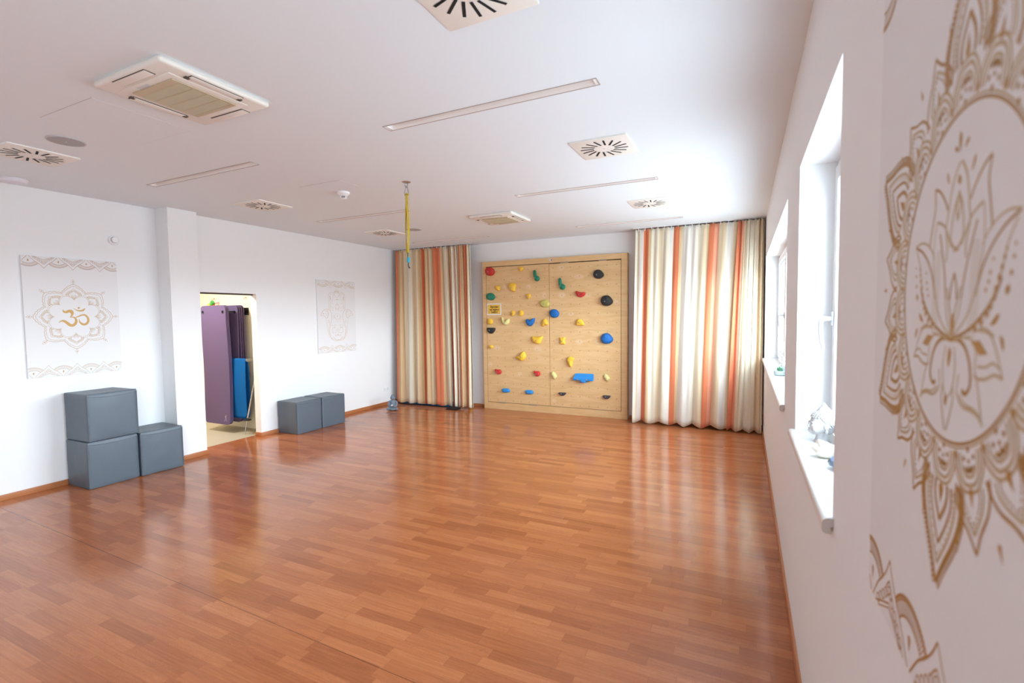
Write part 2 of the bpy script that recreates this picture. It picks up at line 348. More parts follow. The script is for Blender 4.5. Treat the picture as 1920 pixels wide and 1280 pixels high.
M_GREY = mat('grey_mesh', (172, 172, 174), 0.7, bump=0.3, bscale=700)
M_FAB = attr_fabric('striped_curtain_cloth')
M_PLYF = plywood_material('birch_frame')
M_PLY = plywood_material('birch_panel', CHALK, True)

# ------------------------------------------------------------------ mesh helpers
class MB:
    def __init__(s):
        s.bm = bmesh.new()
        s.mi = 0
    def face(s, pts):
        f = s.bm.faces.new([s.bm.verts.new(p) for p in pts])
        f.material_index = s.mi
        return f
    def box(s, x0, x1, y0, y1, z0, z1, bev=0.0, seg=2):
        r = bmesh.ops.create_cube(s.bm, size=1.0)
        vs = r['verts']
        for v in vs:
            v.co = Vector(((x0+x1)/2+v.co.x*(x1-x0), (y0+y1)/2+v.co.y*(y1-y0), (z0+z1)/2+v.co.z*(z1-z0)))
        fs = {f for v in vs for f in v.link_faces}
        for f in fs:
            f.material_index = s.mi
        if bev:
            es = list({e for v in vs for e in v.link_edges})
            o = bmesh.ops.bevel(s.bm, geom=es, offset=bev, segments=seg, affect='EDGES', profile=0.5)
            for f in o['faces']:
                f.material_index = s.mi
        return s
    def tube(s, pts, r, n=10, cap=True, flat=1.0):
        pts = [Vector(p) for p in pts]
        rs = r if isinstance(r, (list, tuple)) else [r]*len(pts)
        rings = []
        up = Vector((0, 0, 1))
        t0 = (pts[1]-pts[0]).normalized()
        a = t0.cross(up)
        if a.length < 1e-4:
            a = Vector((1, 0, 0))
        a.normalize()
        for i, p in enumerate(pts):
            t = (pts[min(i+1, len(pts)-1)]-pts[max(i-1, 0)]).normalized()
            a = (a - t*a.dot(t))
            a.normalize()
            b = t.cross(a)
            rings.append([s.bm.verts.new(p + (a*math.cos(2*PI*k/n) + b*math.sin(2*PI*k/n)*flat)*rs[i]) for k in range(n)])
        for i in range(len(rings)-1):
            for k in range(n):
                f = s.bm.faces.new((rings[i][k], rings[i][(k+1) % n], rings[i+1][(k+1) % n], rings[i+1][k]))
                f.material_index = s.mi
        if cap:
            for rg in (rings[0][::-1], rings[-1]):
                f = s.bm.faces.new(rg)
                f.material_index = s.mi
        return s
    def lathe(s, prof, c=(0, 0, 0), n=32, axis='z'):
        """prof: list of (radius, height)"""
        c = Vector(c)
        rings = []
        for r, h in prof:
            ring = []
            for k in range(n):
                a = 2*PI*k/n
                u, v = r*math.cos(a), r*math.sin(a)
                p = {'z': Vector((u, v, h)), 'x': Vector((h, u, v)), 'y': Vector((u, h, v))}[axis]
                ring.append(s.bm.verts.new(c+p))
            rings.append(ring)
        for i in range(len(rings)-1):
            for k in range(n):
                f = s.bm.faces.new((rings[i][k], rings[i][(k+1) % n], rings[i+1][(k+1) % n], rings[i+1][k]))
                f.material_index = s.mi
        for rg in (rings[0][::-1], rings[-1]):
            f = s.bm.faces.new(rg)
            f.material_index = s.mi
        return s
    def ball(s, c, r, sub=2, rot=None):
        rr = (r, r, r) if isinstance(r, (int, float)) else r
        o = bmesh.ops.create_icosphere(s.bm, subdivisions=sub, radius=1.0)
        M = Matrix.Translation(c) @ (rot if rot is not None else Matrix()) @ Matrix.Diagonal((*rr, 1))
        bmesh.ops.transform(s.bm, matrix=M, verts=o['verts'])
        return s
    def done(s, name, m, parent=None, smooth=35.0, fixn=True):
        if fixn:
            bmesh.ops.recalc_face_normals(s.bm, faces=s.bm.faces)
        me = bpy.data.meshes.new(name)
        s.bm.to_mesh(me)
        s.bm.free()
        for q in (m if isinstance(m, (list, tuple)) else [m]):
            me.materials.append(q)
        if smooth:
            for p in me.polygons:
                p.use_smooth = True
            me.set_sharp_from_angle(angle=math.radians(smooth))
        o = bpy.data.objects.new(name, me)
        COL.objects.link(o)
        if parent is not None:
            o.parent = parent
        return o

def tag(o, label, cat, group=None):
    o['label'] = label
    o['category'] = cat
    if group:
        o['group'] = group
    return o
def thing(name, label, cat, loc=(0, 0, 0), rz=0.0, group=None):
    o = bpy.data.objects.new(name, None)
    o.empty_display_size = 0.1
    o.location = loc
    o.rotation_euler = (0, 0, rz)
    COL.objects.link(o)
    return tag(o, label, cat, group)
def struct(o):
    o['kind'] = 'structure'
    return o
def dup(root, label, loc, rz=None, group=None):
    r = root.copy()
    COL.objects.link(r)
    r.location = loc
    if rz is not None:
        r.rotation_euler = (0, 0, rz)
    r['label'] = label
    for ch in list(root.children):
        c = ch.copy()
        COL.objects.link(c)
        c.parent = r
        for g in list(ch.children):
            q = g.copy()
            COL.objects.link(q)
            q.parent = c
    return r
def remeshed(mb, name, m, voxel, parent=None, smooth_it=4):
    """fuse overlapping blobs of one body into a single continuous surface"""
    o = mb.done(name, m, parent, smooth=0, fixn=False)
    md = o.modifiers.new('r', 'REMESH')
    md.mode = 'VOXEL'
    md.voxel_size = voxel
    if smooth_it:
        ms = o.modifiers.new('s', 'SMOOTH')
        ms.iterations = smooth_it
        ms.factor = 0.5
    dg = bpy.context.evaluated_depsgraph_get()
    me = bpy.data.meshes.new_from_object(o.evaluated_get(dg))
    o.modifiers.clear()
    o.data = me
    me.materials.clear()
    me.materials.append(m)
    for p in me.polygons:
        p.use_smooth = True
    return o
def catmull(pts, n=4, closed=True):
    P = [Vector((p[0], p[1], 0)) for p in pts]
    N = len(P)
    out = []
    rng = range(N) if closed else range(N-1)
    for i in rng:
        if closed:
            a, b, c, d = P[i-1], P[i], P[(i+1) % N], P[(i+2) % N]
        else:
            a, b, c, d = P[max(i-1, 0)], P[i], P[i+1], P[min(i+2, N-1)]
        for k in range(n):
            t = k/n
            q = 0.5*((2*b)+(c-a)*t+(2*a-5*b+4*c-d)*t*t+(3*b-a-3*c+d)*t**3)
            out.append((q.x, q.y))
    if not closed:
        out.append((P[-1].x, P[-1].y))
    return out
def plate(mb, fn, a0, a1, b0, b1, holes):
    """flat rectangle with rectangular openings; fn maps (a,b) to a point"""
    A = sorted({a0, a1, *[h[0] for h in holes], *[h[1] for h in holes]})
    B = sorted({b0, b1, *[h[2] for h in holes], *[h[3] for h in holes]})
    for i in range(len(A)-1):
        for j in range(len(B)-1):
            ca, cb = (A[i]+A[i+1])/2, (B[j]+B[j+1])/2
            if any(h[0] < ca < h[1] and h[2] < cb < h[3] for h in holes):
                continue
            mb.face([fn(A[i], B[j]), fn(A[i+1], B[j]), fn(A[i+1], B[j+1]), fn(A[i], B[j+1])])
    bmesh.ops.remove_doubles(mb.bm, verts=mb.bm.verts, dist=1e-5)

# ================================================================== SETTING
DOOR = (3.760, 4.655, 2.040)
mb = MB()
plate(mb, lambda a, b: (a, b, 0), -6.40, XR+0.05, YB, D, [])
M_F = struct(mb.done('floor', M_FLOOR, smooth=0))
mb = MB()
plate(mb, lambda a, b: (a, b, 0), -8.3, -6.40, 2.5, 4.95, [])
struct(mb.done('floor', M_STFLOOR, smooth=0))

LIGHTS = [(-1.514, 2.745), (-1.530, 4.912), (-1.535, 7.035), (-4.496, 2.825), (-4.515, 4.912), (-4.575, 7.100)]
LW, LD = 1.500, 0.080
mb = MB()
plate(mb, lambda a, b: (a, b, H), XL0-0.1, XR+0.1, YB, D+0.05, [(x-LW/2, x+LW/2, y-LD/2, y+LD/2) for x, y in LIGHTS])
struct(mb.done('ceiling', M_CEIL, smooth=0))

# left wall: near stretch, pilaster, doorway, far stretch
mb = MB()
plate(mb, lambda a, b: (XL0, a, b), YB, 3.422, 0, H, [])
mb.face([(XL0, 3.422, 0), (XP, 3.422, 0), (XP, 3.422, H), (XL0, 3.422, H)])
mb.face([(XP, 3.422, 0), (XP, DOOR[0], 0), (XP, DOOR[0], H), (XP, 3.422, H)])
mb.face([(XP, DOOR[0], 0), (-6.37, DOOR[0], 0), (-6.37, DOOR[0], H), (XP, DOOR[0], H)])
plate(mb, lambda a, b: (XL1, a, b), DOOR[0], D, 0, H, [(DOOR[0], DOOR[1], 0, DOOR[2])])
mb.face([(XL1, DOOR[1], 0), (-6.37, DOOR[1], 0), (-6.37, DOOR[1], DOOR[2]), (XL1, DOOR[1], DOOR[2])])
mb.face([(XL1, DOOR[0], DOOR[2]), (-6.37, DOOR[0], DOOR[2]), (-6.37, DOOR[1], DOOR[2]), (XL1, DOOR[1], DOOR[2])])
struct(mb.done('wall_left', M_WALL, smooth=0))

mb = MB()                                             # the storage closet behind the doorway
plate(mb, lambda a, b: (-6.37, a, b), 2.5, 4.95, 0, 2.6, [(DOOR[0], DOOR[1], 0, DOOR[2])])
mb.face([(-8.3, 4.95, 0), (-6.37, 4.95, 0), (-6.37, 4.95, 2.6), (-8.3, 4.95, 2.6)])
mb.face([(-8.3, 2.5, 0), (-6.37, 2.5, 0), (-6.37, 2.5, 2.6), (-8.3, 2.5, 2.6)])
mb.face([(-8.3, 2.5, 0), (-8.3, 4.95, 0), (-8.3, 4.95, 2.6), (-8.3, 2.5, 2.6)])
mb.face([(-8.3, 2.5, 2.6), (-6.37, 2.5, 2.6), (-6.37, 4.95, 2.6), (-8.3, 4.95, 2.6)])
struct(mb.done('wall_storage', M_CREAM, smooth=0))
mb = MB().box(-6.366, -6.318, DOOR[0]+0.002, DOOR[1]-0.002, 2.022, 2.0395)
struct(mb.done('trim_1', mat('dark_door_track', (52, 42, 38), 0.6), smooth=0))

mb = MB()
plate(mb, lambda a, b: (a, D, b), XL0-0.1, XR+0.1, 0, H, [])
struct(mb.done('wall_back', M_WALL, smooth=0))
mb = MB()
plate(mb, lambda a, b: (a, YB, b), XL0-0.1, XR+0.1, 0, H, [])
struct(mb.done('wall_front', M_WALL, smooth=0))
mb = MB()
ALLW = WIN + [WIN_ADDED]
plate(mb, lambda a, b: (XR, a, b), YB, D, 0, H, [(a, b, WZ0, WZ1) for a, b in ALLW])
XO = 0.58
for a, b in ALLW:
    mb.face([(XR, a, WZ0), (XO, a, WZ0), (XO, a, WZ1), (XR, a, WZ1)])
    mb.face([(XR, b, WZ0), (XO, b, WZ0), (XO, b, WZ1), (XR, b, WZ1)])
    mb.face([(XR, a, WZ1), (XO, a, WZ1), (XO, b, WZ1), (XR, b, WZ1)])
    mb.face([(XR, a, WZ0), (XO, a, WZ0), (XO, b, WZ0), (XR, b, WZ0)])
struct(mb.done('wall_right', M_WALL, smooth=0))

SKH = 0.055
mb = MB()
mb.box(XL0, XL0+0.013, YB, 3.409, 0, SKH, 0.002)
mb.box(XL0, XP+0.013, 3.409, 3.422, 0, SKH, 0.002)
mb.box(XP, XP+0.013, 3.422, DOOR[0]+0.013, 0, SKH, 0.002)
mb.box(-6.37, XL1+0.013, DOOR[1]-0.013, DOOR[1], 0, SKH, 0.002)
mb.box(XL1, XL1+0.013, DOOR[1], D, 0, SKH, 0.002)
struct(mb.done('baseboard_left', M_SKIRT))
mb = MB()
mb.box(XL1+0.013, -4.305, D-0.013, D, 0, SKH, 0.002)
mb.box(-1.675, XR-0.013, D-0.013, D, 0, SKH, 0.002)
struct(mb.done('baseboard_back', M_SKIRT))
mb = MB()
mb.box(XR-0.013, XR, YB, D-0.001, 0, SKH, 0.002)
struct(mb.done('baseboard_right', M_SKIRT))

# ------------------------------------------------------------------ windows
def window(name, y0, y1, bays, handles, label):
    root = bpy.data.objects.new(name, None)
    root.location = (0.44, (y0+y1)/2, WZ0)
    COL.objects.link(root)
    struct(root)
    root['label'] = label
    ox, oy, oz = root.location
    fr = MB()
    f = 0.05
    zs, zt = WZ0+0.025-oz, WZ1-oz
    a, b = y0-oy, y1-oy
    fr.box(-0.03, 0.04, a, a+f, zs, zt, 0.004)
    fr.box(-0.03, 0.04, b-f, b, zs, zt, 0.004)
    fr.box(-0.03, 0.04, a+f, b-f, zt-f, zt, 0.004)
    fr.box(-0.03, 0.04, a+f, b-f, zs, zs+f, 0.004)
    n = bays
    w = (b-a-2*f+0.03)/n
    for i in range(1, n):
        yy = a+f-0.015+i*w
        fr.box(-0.03, 0.04, yy-0.02, yy+0.02, zs+f, zt-f, 0.003)
    fr.done('window_frame', M_PVC, root)
    for i in range(n):
        ya = a+f-0.015+i*w+(0.006 if i == 0 else 0.021)-0.006
        yb_ = a+f-0.015+(i+1)*w-(0.006 if i == n-1 else 0.021)+0.006
        s = MB()
        q = 0.072
        za, zb = zs+f-0.015, zt-f+0.015
        s.box(-0.045, 0.028, ya, ya+q, za, zb, 0.005)
        s.box(-0.045, 0.028, yb_-q, yb_, za, zb, 0.005)
        s.box(-0.045, 0.028, ya+q, yb_-q, zb-q, zb, 0.005)
        s.box(-0.045, 0.028, ya+q, yb_-q, za, za+q, 0.005)
        so = s.done('sash', M_PVC, root)
        g = MB().box(-0.012, 0.012, ya+q-0.008, yb_-q+0.008, za+q-0.008, zb-q+0.008)
        g.done('pane', M_GLASS, so, smooth=0)
        gk = MB()                                        # dark rubber glazing bead
        for (c0, c1, d0, d1) in ((ya+q, ya+q+0.007, za+q, zb-q), (yb_-q-0.007, yb_-q, za+q, zb-q), (ya+q+0.007, yb_-q-0.007, za+q, za+q+0.007), (ya+q+0.007, yb_-q-0.007, zb-q-0.007, zb-q)):
            gk.box(-0.022, -0.013, c0, c1, d0, d1)
        gk.done('glazing_seal', mat('grey_seal', (120, 126, 134), 0.6), so, smooth=0)
        for hb, side in handles:
            if hb == i:
                hy = (yb_-q/2) if side > 0 else (ya+q/2)
                hz = 1.655-oz
                h = MB()
                h.box(-0.054, -0.0445, hy-0.016, hy+0.016, hz-0.035, hz+0.035, 0.003)
                h.tube([(-0.05, hy, hz), (-0.085, hy, hz), (-0.093, hy, hz-0.004), (-0.098, hy, hz-0.02), (-0.099, hy, hz-0.06), (-0.094, hy, hz-0.11), (-0.085, hy, hz-0.15)], [0.012, 0.0115, 0.0115, 0.011, 0.0105, 0.010, 0.008], 12)
                h.done('window_handle', mat('handle_satin', (214, 218, 224), 0.35, metal=0.3), so)
    return root
def sill(root, y0, y1):
    ox, oy, oz = root.location
    a, b = y0-0.022-oy, y1+0.022-oy
    prof = [(0.41, 1.070), (0.232, 1.070), (0.224, 1.0675), (0.218, 1.062), (0.216, 1.054), (0.216, 1.036), (0.219, 1.028), (0.226, 1.024), (0.238, 1.024), (0.238, 1.046), (0.41, 1.046)]
    m = MB()
    # the slab is inside the reveal; only the nose runs past the jambs
    def ext(pr_, ya, yb_):
        r0 = [m.bm.verts.new((x-ox, ya, z-oz)) for x, z in pr_]
        r1 = [m.bm.verts.new((x-ox, yb_, z-oz)) for x, z in pr_]
        n = len(pr_)
        for i in range(n):
            m.bm.faces.new((r0[i], r0[(i+1) % n], r1[(i+1) % n], r1[i]))
        m.bm.faces.new(r0[::-1])
        m.bm.faces.new(r1)
    nose = [p for p in prof if p[0] < 0.245]
    nose = [(0.2455, 1.070)] + nose + [(0.2455, 1.046)]
    ext(nose, a, b)
    ext([(0.41, 1.070), (0.2455, 1.070), (0.2455, 1.046), (0.41, 1.046)], y0+0.001-oy, y1-0.001-oy)
    so = m.done('window_sill', M_SILL, root, smooth=40)
    capp = [(0.2455, 1.0705), (0.232, 1.0705), (0.224, 1.068), (0.2175, 1.062), (0.2155, 1.054), (0.2155, 1.036), (0.2185, 1.0275), (0.226, 1.0235), (0.2385, 1.0235), (0.2385, 1.045), (0.2455, 1.045)]
    for yy, d in ((a, -0.003), (b, 0.003)):
        e = MB()
        r0 = [e.bm.verts.new((x-ox, yy, z-oz)) for x, z in capp]
        r1 = [e.bm.verts.new((x-ox, yy+d, z-oz)) for x, z in capp]
        n = len(capp)
        for i in range(n):
            e.bm.faces.new((r0[i], r0[(i+1) % n], r1[(i+1) % n], r1[i]))
        e.bm.faces.new(r0[::-1])
        e.bm.faces.new(r1)
        e.done('sill_end_cap', M_SILLEDGE, so, smooth=40)
w1 = window('window_1', *WIN[0], 1, [(0, 1)], 'nearer window in the right wall with one sash and a lever handle')
sill(w1, *WIN[0])
w2 = window('window_2', *WIN[1], 3, [(2, -1), (1, -1)], 'farther wide window in the right wall beside the curtain')
sill(w2, *WIN[1])
w3 = window('window_3', *WIN_ADDED, 2, [(0, 1)], 'added unseen window in the right wall behind the camera')
sill(w3, *WIN_ADDED)

# ================================================================== CEILING FIXTURES
LIGHT_LABELS = [
    'long recessed strip light nearest the camera on the window side of the ceiling',
    'long recessed strip light on the window side between the two square air vents',
    'farthest recessed strip light on the window side, above the climbing wall and right curtain',
    'recessed strip light on the left ceiling between the near cassette unit and the pilaster',
    'recessed strip light on the left ceiling whose right end meets the yellow hanging strap',
    'farthest recessed strip light on the left ceiling just in front of the left curtain']
def make_strip(label, x, y):
    t = thing('recessed_light', label, 'ceiling light', (x, y, H), group='recessed strip lights in the ceiling')
    a, b, d = LW/2, LD/2, 0.034
    m = MB()                                             # sloped reflector sides
    m.face([(-a, -b, 0), (a, -b, 0), (a, -b+0.004, d), (-a, -b+0.004, d)])
    m.face([(-a, b, 0), (a, b, 0), (a, b-0.004, d), (-a, b-0.004, d)])
    m.done('reflector', mat('light_reflector', (240, 238, 236), 0.5), t, smooth=0)
    m = MB().box(-a-0.02, a+0.02, -b-0.02, b+0.02, d+0.004, d+0.008)
    m.box(-a-0.02, a+0.02, -b-0.02, -b-0.001, 0.001, d+0.004)
    m.box(-a-0.02, a+0.02, b+0.001, b+0.02, 0.001, d+0.004)
    m.box(-a-0.02, -a-0.001, -b-0.001, b+0.001, 0.001, d+0.004)
    m.box(a+0.001, a+0.02, -b-0.001, b+0.001, 0.001, d+0.004)
    m.done('housing', M_ACW, t, smooth=0)
    m = MB().box(-a, a, -b+0.004, b-0.004, d, d+0.004)
    m.done('lens', mat('frosted_lens', (230, 222, 218), 0.4), t, smooth=0)
    for s in (-1, 1):
        m = MB().box(min(s*a, s*(a-0.02)), max(s*a, s*(a-0.02)), -b, b, 0.002, d)
        m.done('end_cap', mat('light_end_cap', (244, 244, 244), 0.4), t, smooth=0)
    m = MB()
    e = 0.005
    m.box(-a-e, a+e, -b-e, -b, -0.003, 0.0)
    m.box(-a-e, a+e, b, b+e, -0.003, 0.0)
    m.box(-a-e, -a, -b, b, -0.003, 0.0)
    m.box(a, a+e, -b, b, -0.003, 0.0)
    m.done('trim_frame', mat('light_trim', (176, 164, 160), 0.5), t, smooth=0)
    return t
strip0 = make_strip(LIGHT_LABELS[0], *LIGHTS[0])
for lb, (x, y) in list(zip(LIGHT_LABELS, LIGHTS))[1:]:
    dup(strip0, lb, (x, y, H))

def make_vent(label, x, y):
    t = thing('air_vent', label, 'air vent', (x, y, H), group='square swirl air vents in the ceiling')
    MB().box(-0.22, 0.22, -0.22, 0.22, -0.011, 0.0, 0.004).done('vent_plate', M_VENT, t)
    m = MB()
    for k in range(16):
        a = 2*PI*k/16 + 0.1
        c, s = math.cos(a), math.sin(a)
        tx, ty = -s, c
        o = 0.020                                        # swirl: the slots miss the centre
        pts = []
        for r, w in ((0.078, -1), (0.182, -1), (0.182, 1), (0.078, 1)):
            q = o + w*0.0075
            pts.append((c*r+tx*q, s*r+ty*q, -0.0125))
        m.face(pts)
        m.face([(p[0], p[1], -0.0105) for p in pts][::-1])
    m.done('swirl_slots', M_DARK, t, smooth=0)
    MB().lathe([(0.006, -0.0135), (0.006, -0.011)], n=12).done('screw', mat('vent_screw', (196, 194, 190), 0.4), t)
    return t
VENTS = [(-1.012, 1.735, 'square swirl vent cut off by the top edge of the photo'),
         (-1.012, 3.822, 'middle square swirl vent on the window side between two long strip lights'),
         (-1.030, 5.940, 'farthest square swirl vent on the window side near the right curtain'),
         (-5.070, 1.880, 'square swirl vent at the left edge of the photo beside the round speaker'),
         (-5.040, 3.890, 'square swirl vent on the left ceiling left of the smoke detector'),
         (-5.060, 6.020, 'square swirl vent on the far left ceiling beside the yellow strap')]
v0 = make_vent(VENTS[0][2], VENTS[0][0], VENTS[0][1])
for x, y, lb in VENTS[1:]:
    dup(v0, lb, (x, y, H))

def make_cassette(label, x, y):
    t = thing('air_conditioner', label, 'air conditioner', (x, y, H), group='ceiling cassette units')
    m = MB().box(-0.31, 0.31, -0.31, 0.31, -0.036, 0.0, 0.016, 3)
    m.done('casing', M_ACW, t)
    m = MB()                                             # raised intake panel
    m.box(-0.228, 0.228, -0.222, 0.222, -0.040, -0.0355, 0.002)
    ip = m.done('intake_panel', M_ACW, t)
    m = MB()
    m.box(-0.185, 0.185, -0.180, 0.180, -0.0415, -0.0395)
    ga = m.done('grille_backing', M_ACD, ip, smooth=0)
    m = MB()
    e = 0.022
    z0, z1 = -0.0465, -0.041
    m.box(-0.185, 0.185, -0.180, -0.180+e*2, z0, z1)
    m.box(-0.185, 0.185, 0.180-e, 0.180, z0, z1)
    m.box(-0.185, -0.185+e*0.4, -0.180+e*2, 0.180-e, z0, z1)
    m.box(0.185-e*0.4, 0.185, -0.180+e*2, 0.180-e, z0, z1)
    n = 30
    for i in range(n):
        xx = -0.172 + 0.344*i/(n-1)
        m.box(xx-0.0028, xx+0.0028, -0.136, 0.158, z0+0.001, z1)
    for i in range(3):
        yy = -0.063 + 0.075*i
        m.box(-0.176, 0.176, yy-0.003, yy+0.003, z0+0.0005, z1)
    m.done('intake_grille', M_ACG, ip, smooth=0)
    m = MB().box(-0.100, 0.0, -0.204, -0.184, -0.0412, -0.0398)
    m.done('badge', mat('unit_badge', (206, 206, 210), 0.4), ip, smooth=0)
    for k in range(4):                                   # four air outlets with their flaps
        R = Matrix.Rotation(k*PI/2, 4, 'Z')
        m = MB()
        m.box(-0.148, 0.148, 0.238, 0.296, -0.0372, -0.0355)
        bmesh.ops.transform(m.bm, matrix=R, verts=m.bm.verts)
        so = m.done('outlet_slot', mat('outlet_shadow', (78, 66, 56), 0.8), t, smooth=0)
        m = MB()
        m.box(-0.143, 0.143, 0.243, 0.293, -0.0415, -0.0376, 0.0015)
        bmesh.ops.transform(m.bm, matrix=R, verts=m.bm.verts)
        m.done('louvre_flap', M_ACW, so)
        if k % 2 == 1:
            for s in (-1, 1):
                m = MB().box(s*0.146-0.012, s*0.146+0.012, 0.244, 0.268, -0.043, -0.0365)
                bmesh.ops.transform(m.bm, matrix=R, verts=m.bm.verts)
                m.done('flap_hinge', mat('flap_hinge_brown', (84, 72, 62), 0.7), so, smooth=0)
    return t
ac = make_cassette('large cream ceiling cassette air conditioner with beige grille, at upper left near the camera', -2.922, 1.780)
dup(ac, 'small looking far cream ceiling cassette air conditioner in front of the climbing wall', (-2.960, 5.850, H))

def make_speaker(label, x, y):
    t = thing('ceiling_speaker', label, 'speaker', (x, y, H), group='round ceiling speakers')
    MB().lathe([(0.112, 0.0), (0.114, -0.002), (0.113, -0.005), (0.104, -0.006), (0.104, -0.004), (0.0, -0.004)][:5]+[(0.001, -0.004)], n=48).done('speaker_rim', mat('speaker_rim', (196, 196, 198), 0.5), t)
    MB().lathe([(0.104, -0.0045), (0.103, -0.007), (0.06, -0.0085), (0.001, -0.009)], n=48).done('speaker_grille', M_GREY, t)
    MB().lathe([(0.004, -0.0088), (0.004, -0.0105), (0.001, -0.0108)], n=12).done('logo_dot', mat('speaker_dot', (225, 225, 228), 0.4), t)
    return t
sp = make_speaker('round grey ceiling speaker beside the left edge vent and the big cassette unit', -4.473, 1.854)
dup(sp, 'far round grey ceiling speaker just right of the yellow hanging strap', (-4.500, 6.010, H))

t = thing('ceiling_dome', 'white round shallow dome on the ceiling at the far left edge of the photo', 'ceiling sensor', (-6.100, 2.115, H))
MB().lathe([(0.105, 0.0), (0.108, -0.008), (0.104, -0.018)], n=40).done('base_ring', mat('dome_base', (226, 226, 234), 0.5), t)
MB().lathe([(0.100, -0.018), (0.094, -0.028), (0.06, -0.036), (0.001, -0.039)], n=40).done('cover', mat('dome_cover', (228, 228, 238), 0.4), t)

t = thing('smoke_detector', 'white two-stage smoke detector on the ceiling left of the yellow strap', 'smoke detector', (-3.800, 3.885, H))
MB().lathe([(0.062, 0.0), (0.064, -0.006), (0.062, -0.020), (0.056, -0.026), (0.050, -0.030)], n=40).done('base', M_PVC, t)
m = MB()
m.lathe([(0.050, -0.030), (0.044, -0.038), (0.036, -0.042), (0.033, -0.043)], n=40)
m.lathe([(0.034, -0.066), (0.030, -0.071), (0.001, -0.072)], n=40)
m.done('chamber', M_PVC, t)
m = MB()
for k in range(10):
    a = 2*PI*k/10
    m.box(-0.003, 0.003, 0.027, 0.033, -0.067, -0.042)
    vs = list(m.bm.verts)[-8:]
    bmesh.ops.transform(m.bm, matrix=Matrix.Rotation(a, 4, 'Z'), verts=vs)
m.done('sensor_cage', M_PVC, t, smooth=0)
MB().lathe([(0.020, -0.042), (0.020, -0.067)], n=20).done('sensor_core', mat('sensor_grey', (90, 90, 96), 0.6), t)

for lb, x0, x1, y0, y1 in (('nearly invisible white access hatch in the ceiling beside the near cassette unit', -4.105, -3.480, 1.575, 2.140),
                          ('nearly invisible white access hatch in the ceiling beside the smoke detector', -4.035, -3.500, 3.535, 3.790)):
    t = thing('ceiling_hatch', lb, 'access hatch', ((x0+x1)/2, (y0+y1)/2, H), group='access hatches in the ceiling')
    MB().box(-(x1-x0)/2, (x1-x0)/2, -(y1-y0)/2, (y1-y0)/2, -0.0022, -0.0002, 0.0006).done('hatch_lid', M_CEIL, t, smooth=0)
    a, b = (x1-x0)/2+0.002, (y1-y0)/2+0.002
    m = MB()
    m.box(-a, a, -b, -b+0.003, -0.0012, -0.0001)
    m.box(-a, a, b-0.003, b, -0.0012, -0.0001)
    m.box(-a, -a+0.003, -b+0.003, b-0.003, -0.0012, -0.0001)
    m.box(a-0.003, a, -b+0.003, b-0.003, -0.0012, -0.0001)
    m.done('hatch_joint', mat('hatch_joint', (186, 176, 174), 0.8), t, smooth=0)

# ---- hanging strap
HX, HY = -2.986, 3.886
t = thing('ceiling_hook', 'steel hook plate with eye screwed to the ceiling above the yellow strap', 'hook', (HX, HY, H))
MB().lathe([(0.041, 0.0), (0.041, -0.004), (0.036, -0.006), (0.008, -0.007)], n=36).done('plate', mat('hook_plate', (196, 168, 148), 0.35, metal=0.7), t)
m = MB()
m.tube([(math.cos(a)*0.016, 0, -0.030+math.sin(a)*0.022) for a in [PI/2+2*PI*k/20 for k in range(21)]], 0.0055, 10)
m.done('eye', M_STEEL, t)
t = thing('carabiner', 'steel pear-shaped snap link hanging from the ceiling hook', 'carabiner', (HX, HY, 2.951))
pts = [(0.007, 0.006), (0.010, -0.010), (0.017, -0.035), (0.020, -0.058), (0.015, -0.074), (0.0, -0.079), (-0.015, -0.074), (-0.020, -0.058), (-0.014, -0.032), (-0.008, -0.010), (-0.006, 0.006), (0.0, 0.009)]
pp = catmull(pts, 3)
m = MB().tube([(math.cos(0.6)*u, math.sin(0.6)*u, v) for u, v in pp+pp[:1]], 0.0042, 8, cap=False)
m.done('link_body', M_STEEL, t)
m = MB().tube([(math.cos(0.6)*0.0185, math.sin(0.6)*0.0185, -0.058), (math.cos(0.6)*0.011, math.sin(0.6)*0.011, -0.014)], 0.0056, 8)
m.done('gate', M_STEEL, t)
m = MB()
rs = random.Random(5)
for k, (dx, dy, zb) in enumerate(((-0.021, 0.004, 2.315), (-0.011, -0.007, 2.300), (0.0, 0.006, 2.300), (0.010, -0.006, 2.270), (0.019, 0.003, 2.262))):
    P = []
    for i in range(13):
        q = i/12
        z = 2.874 + (zb-2.874)*q
        w = 0.75 + 0.35*math.sin(q*PI) - 0.28*q
        P.append((HX+dx*w+0.004*math.sin(5*q+k*1.7), HY+dy*w+0.004*math.cos(4*q+k), z))
    m.tube(P, 0.0090, 8, flat=0.35)
m.tube([(HX-0.021, HY, 2.872), (HX-0.012, HY, 2.883), (HX, HY, 2.885), (HX+0.012, HY, 2.883), (HX+0.021, HY, 2.872)], 0.008, 8)
M_YEL = mat('yellow_webbing', (204, 176, 30), 0.6, bump=0.3, bscale=300)
tag(m.done('hanging_strap', M_YEL), 'long yellow webbing strap looped and hanging from the ceiling link', 'strap')
t = thing('swivel_hook', 'small swivel snap hook with turquoise barrel at the bottom of the yellow strap', 'hook', (-2.984, HY, 2.305))
MB().tube([(0, 0, 0.012), (0, 0, -0.030)], 0.010, 12).done('swivel', mat('swivel_grey', (110, 106, 96), 0.4, metal=0.6), t)
MB().tube([(0, 0, -0.030), (0, 0, -0.038), (0, 0, -0.076), (0, 0, -0.082)], [0.008, 0.013, 0.013, 0.008], 16).done('barrel', mat('turquoise_barrel', (20, 168, 200), 0.3), t)
MB().tube([(0, 0, -0.082), (-0.001, 0, -0.105), (0.004, 0, -0.130), (0.012, 0, -0.138), (0.018, 0, -0.128)], [0.006, 0.006, 0.006, 0.006, 0.004], 10).done('hook_tip', mat('hook_dark', (92, 86, 80), 0.35, metal=0.8), t)

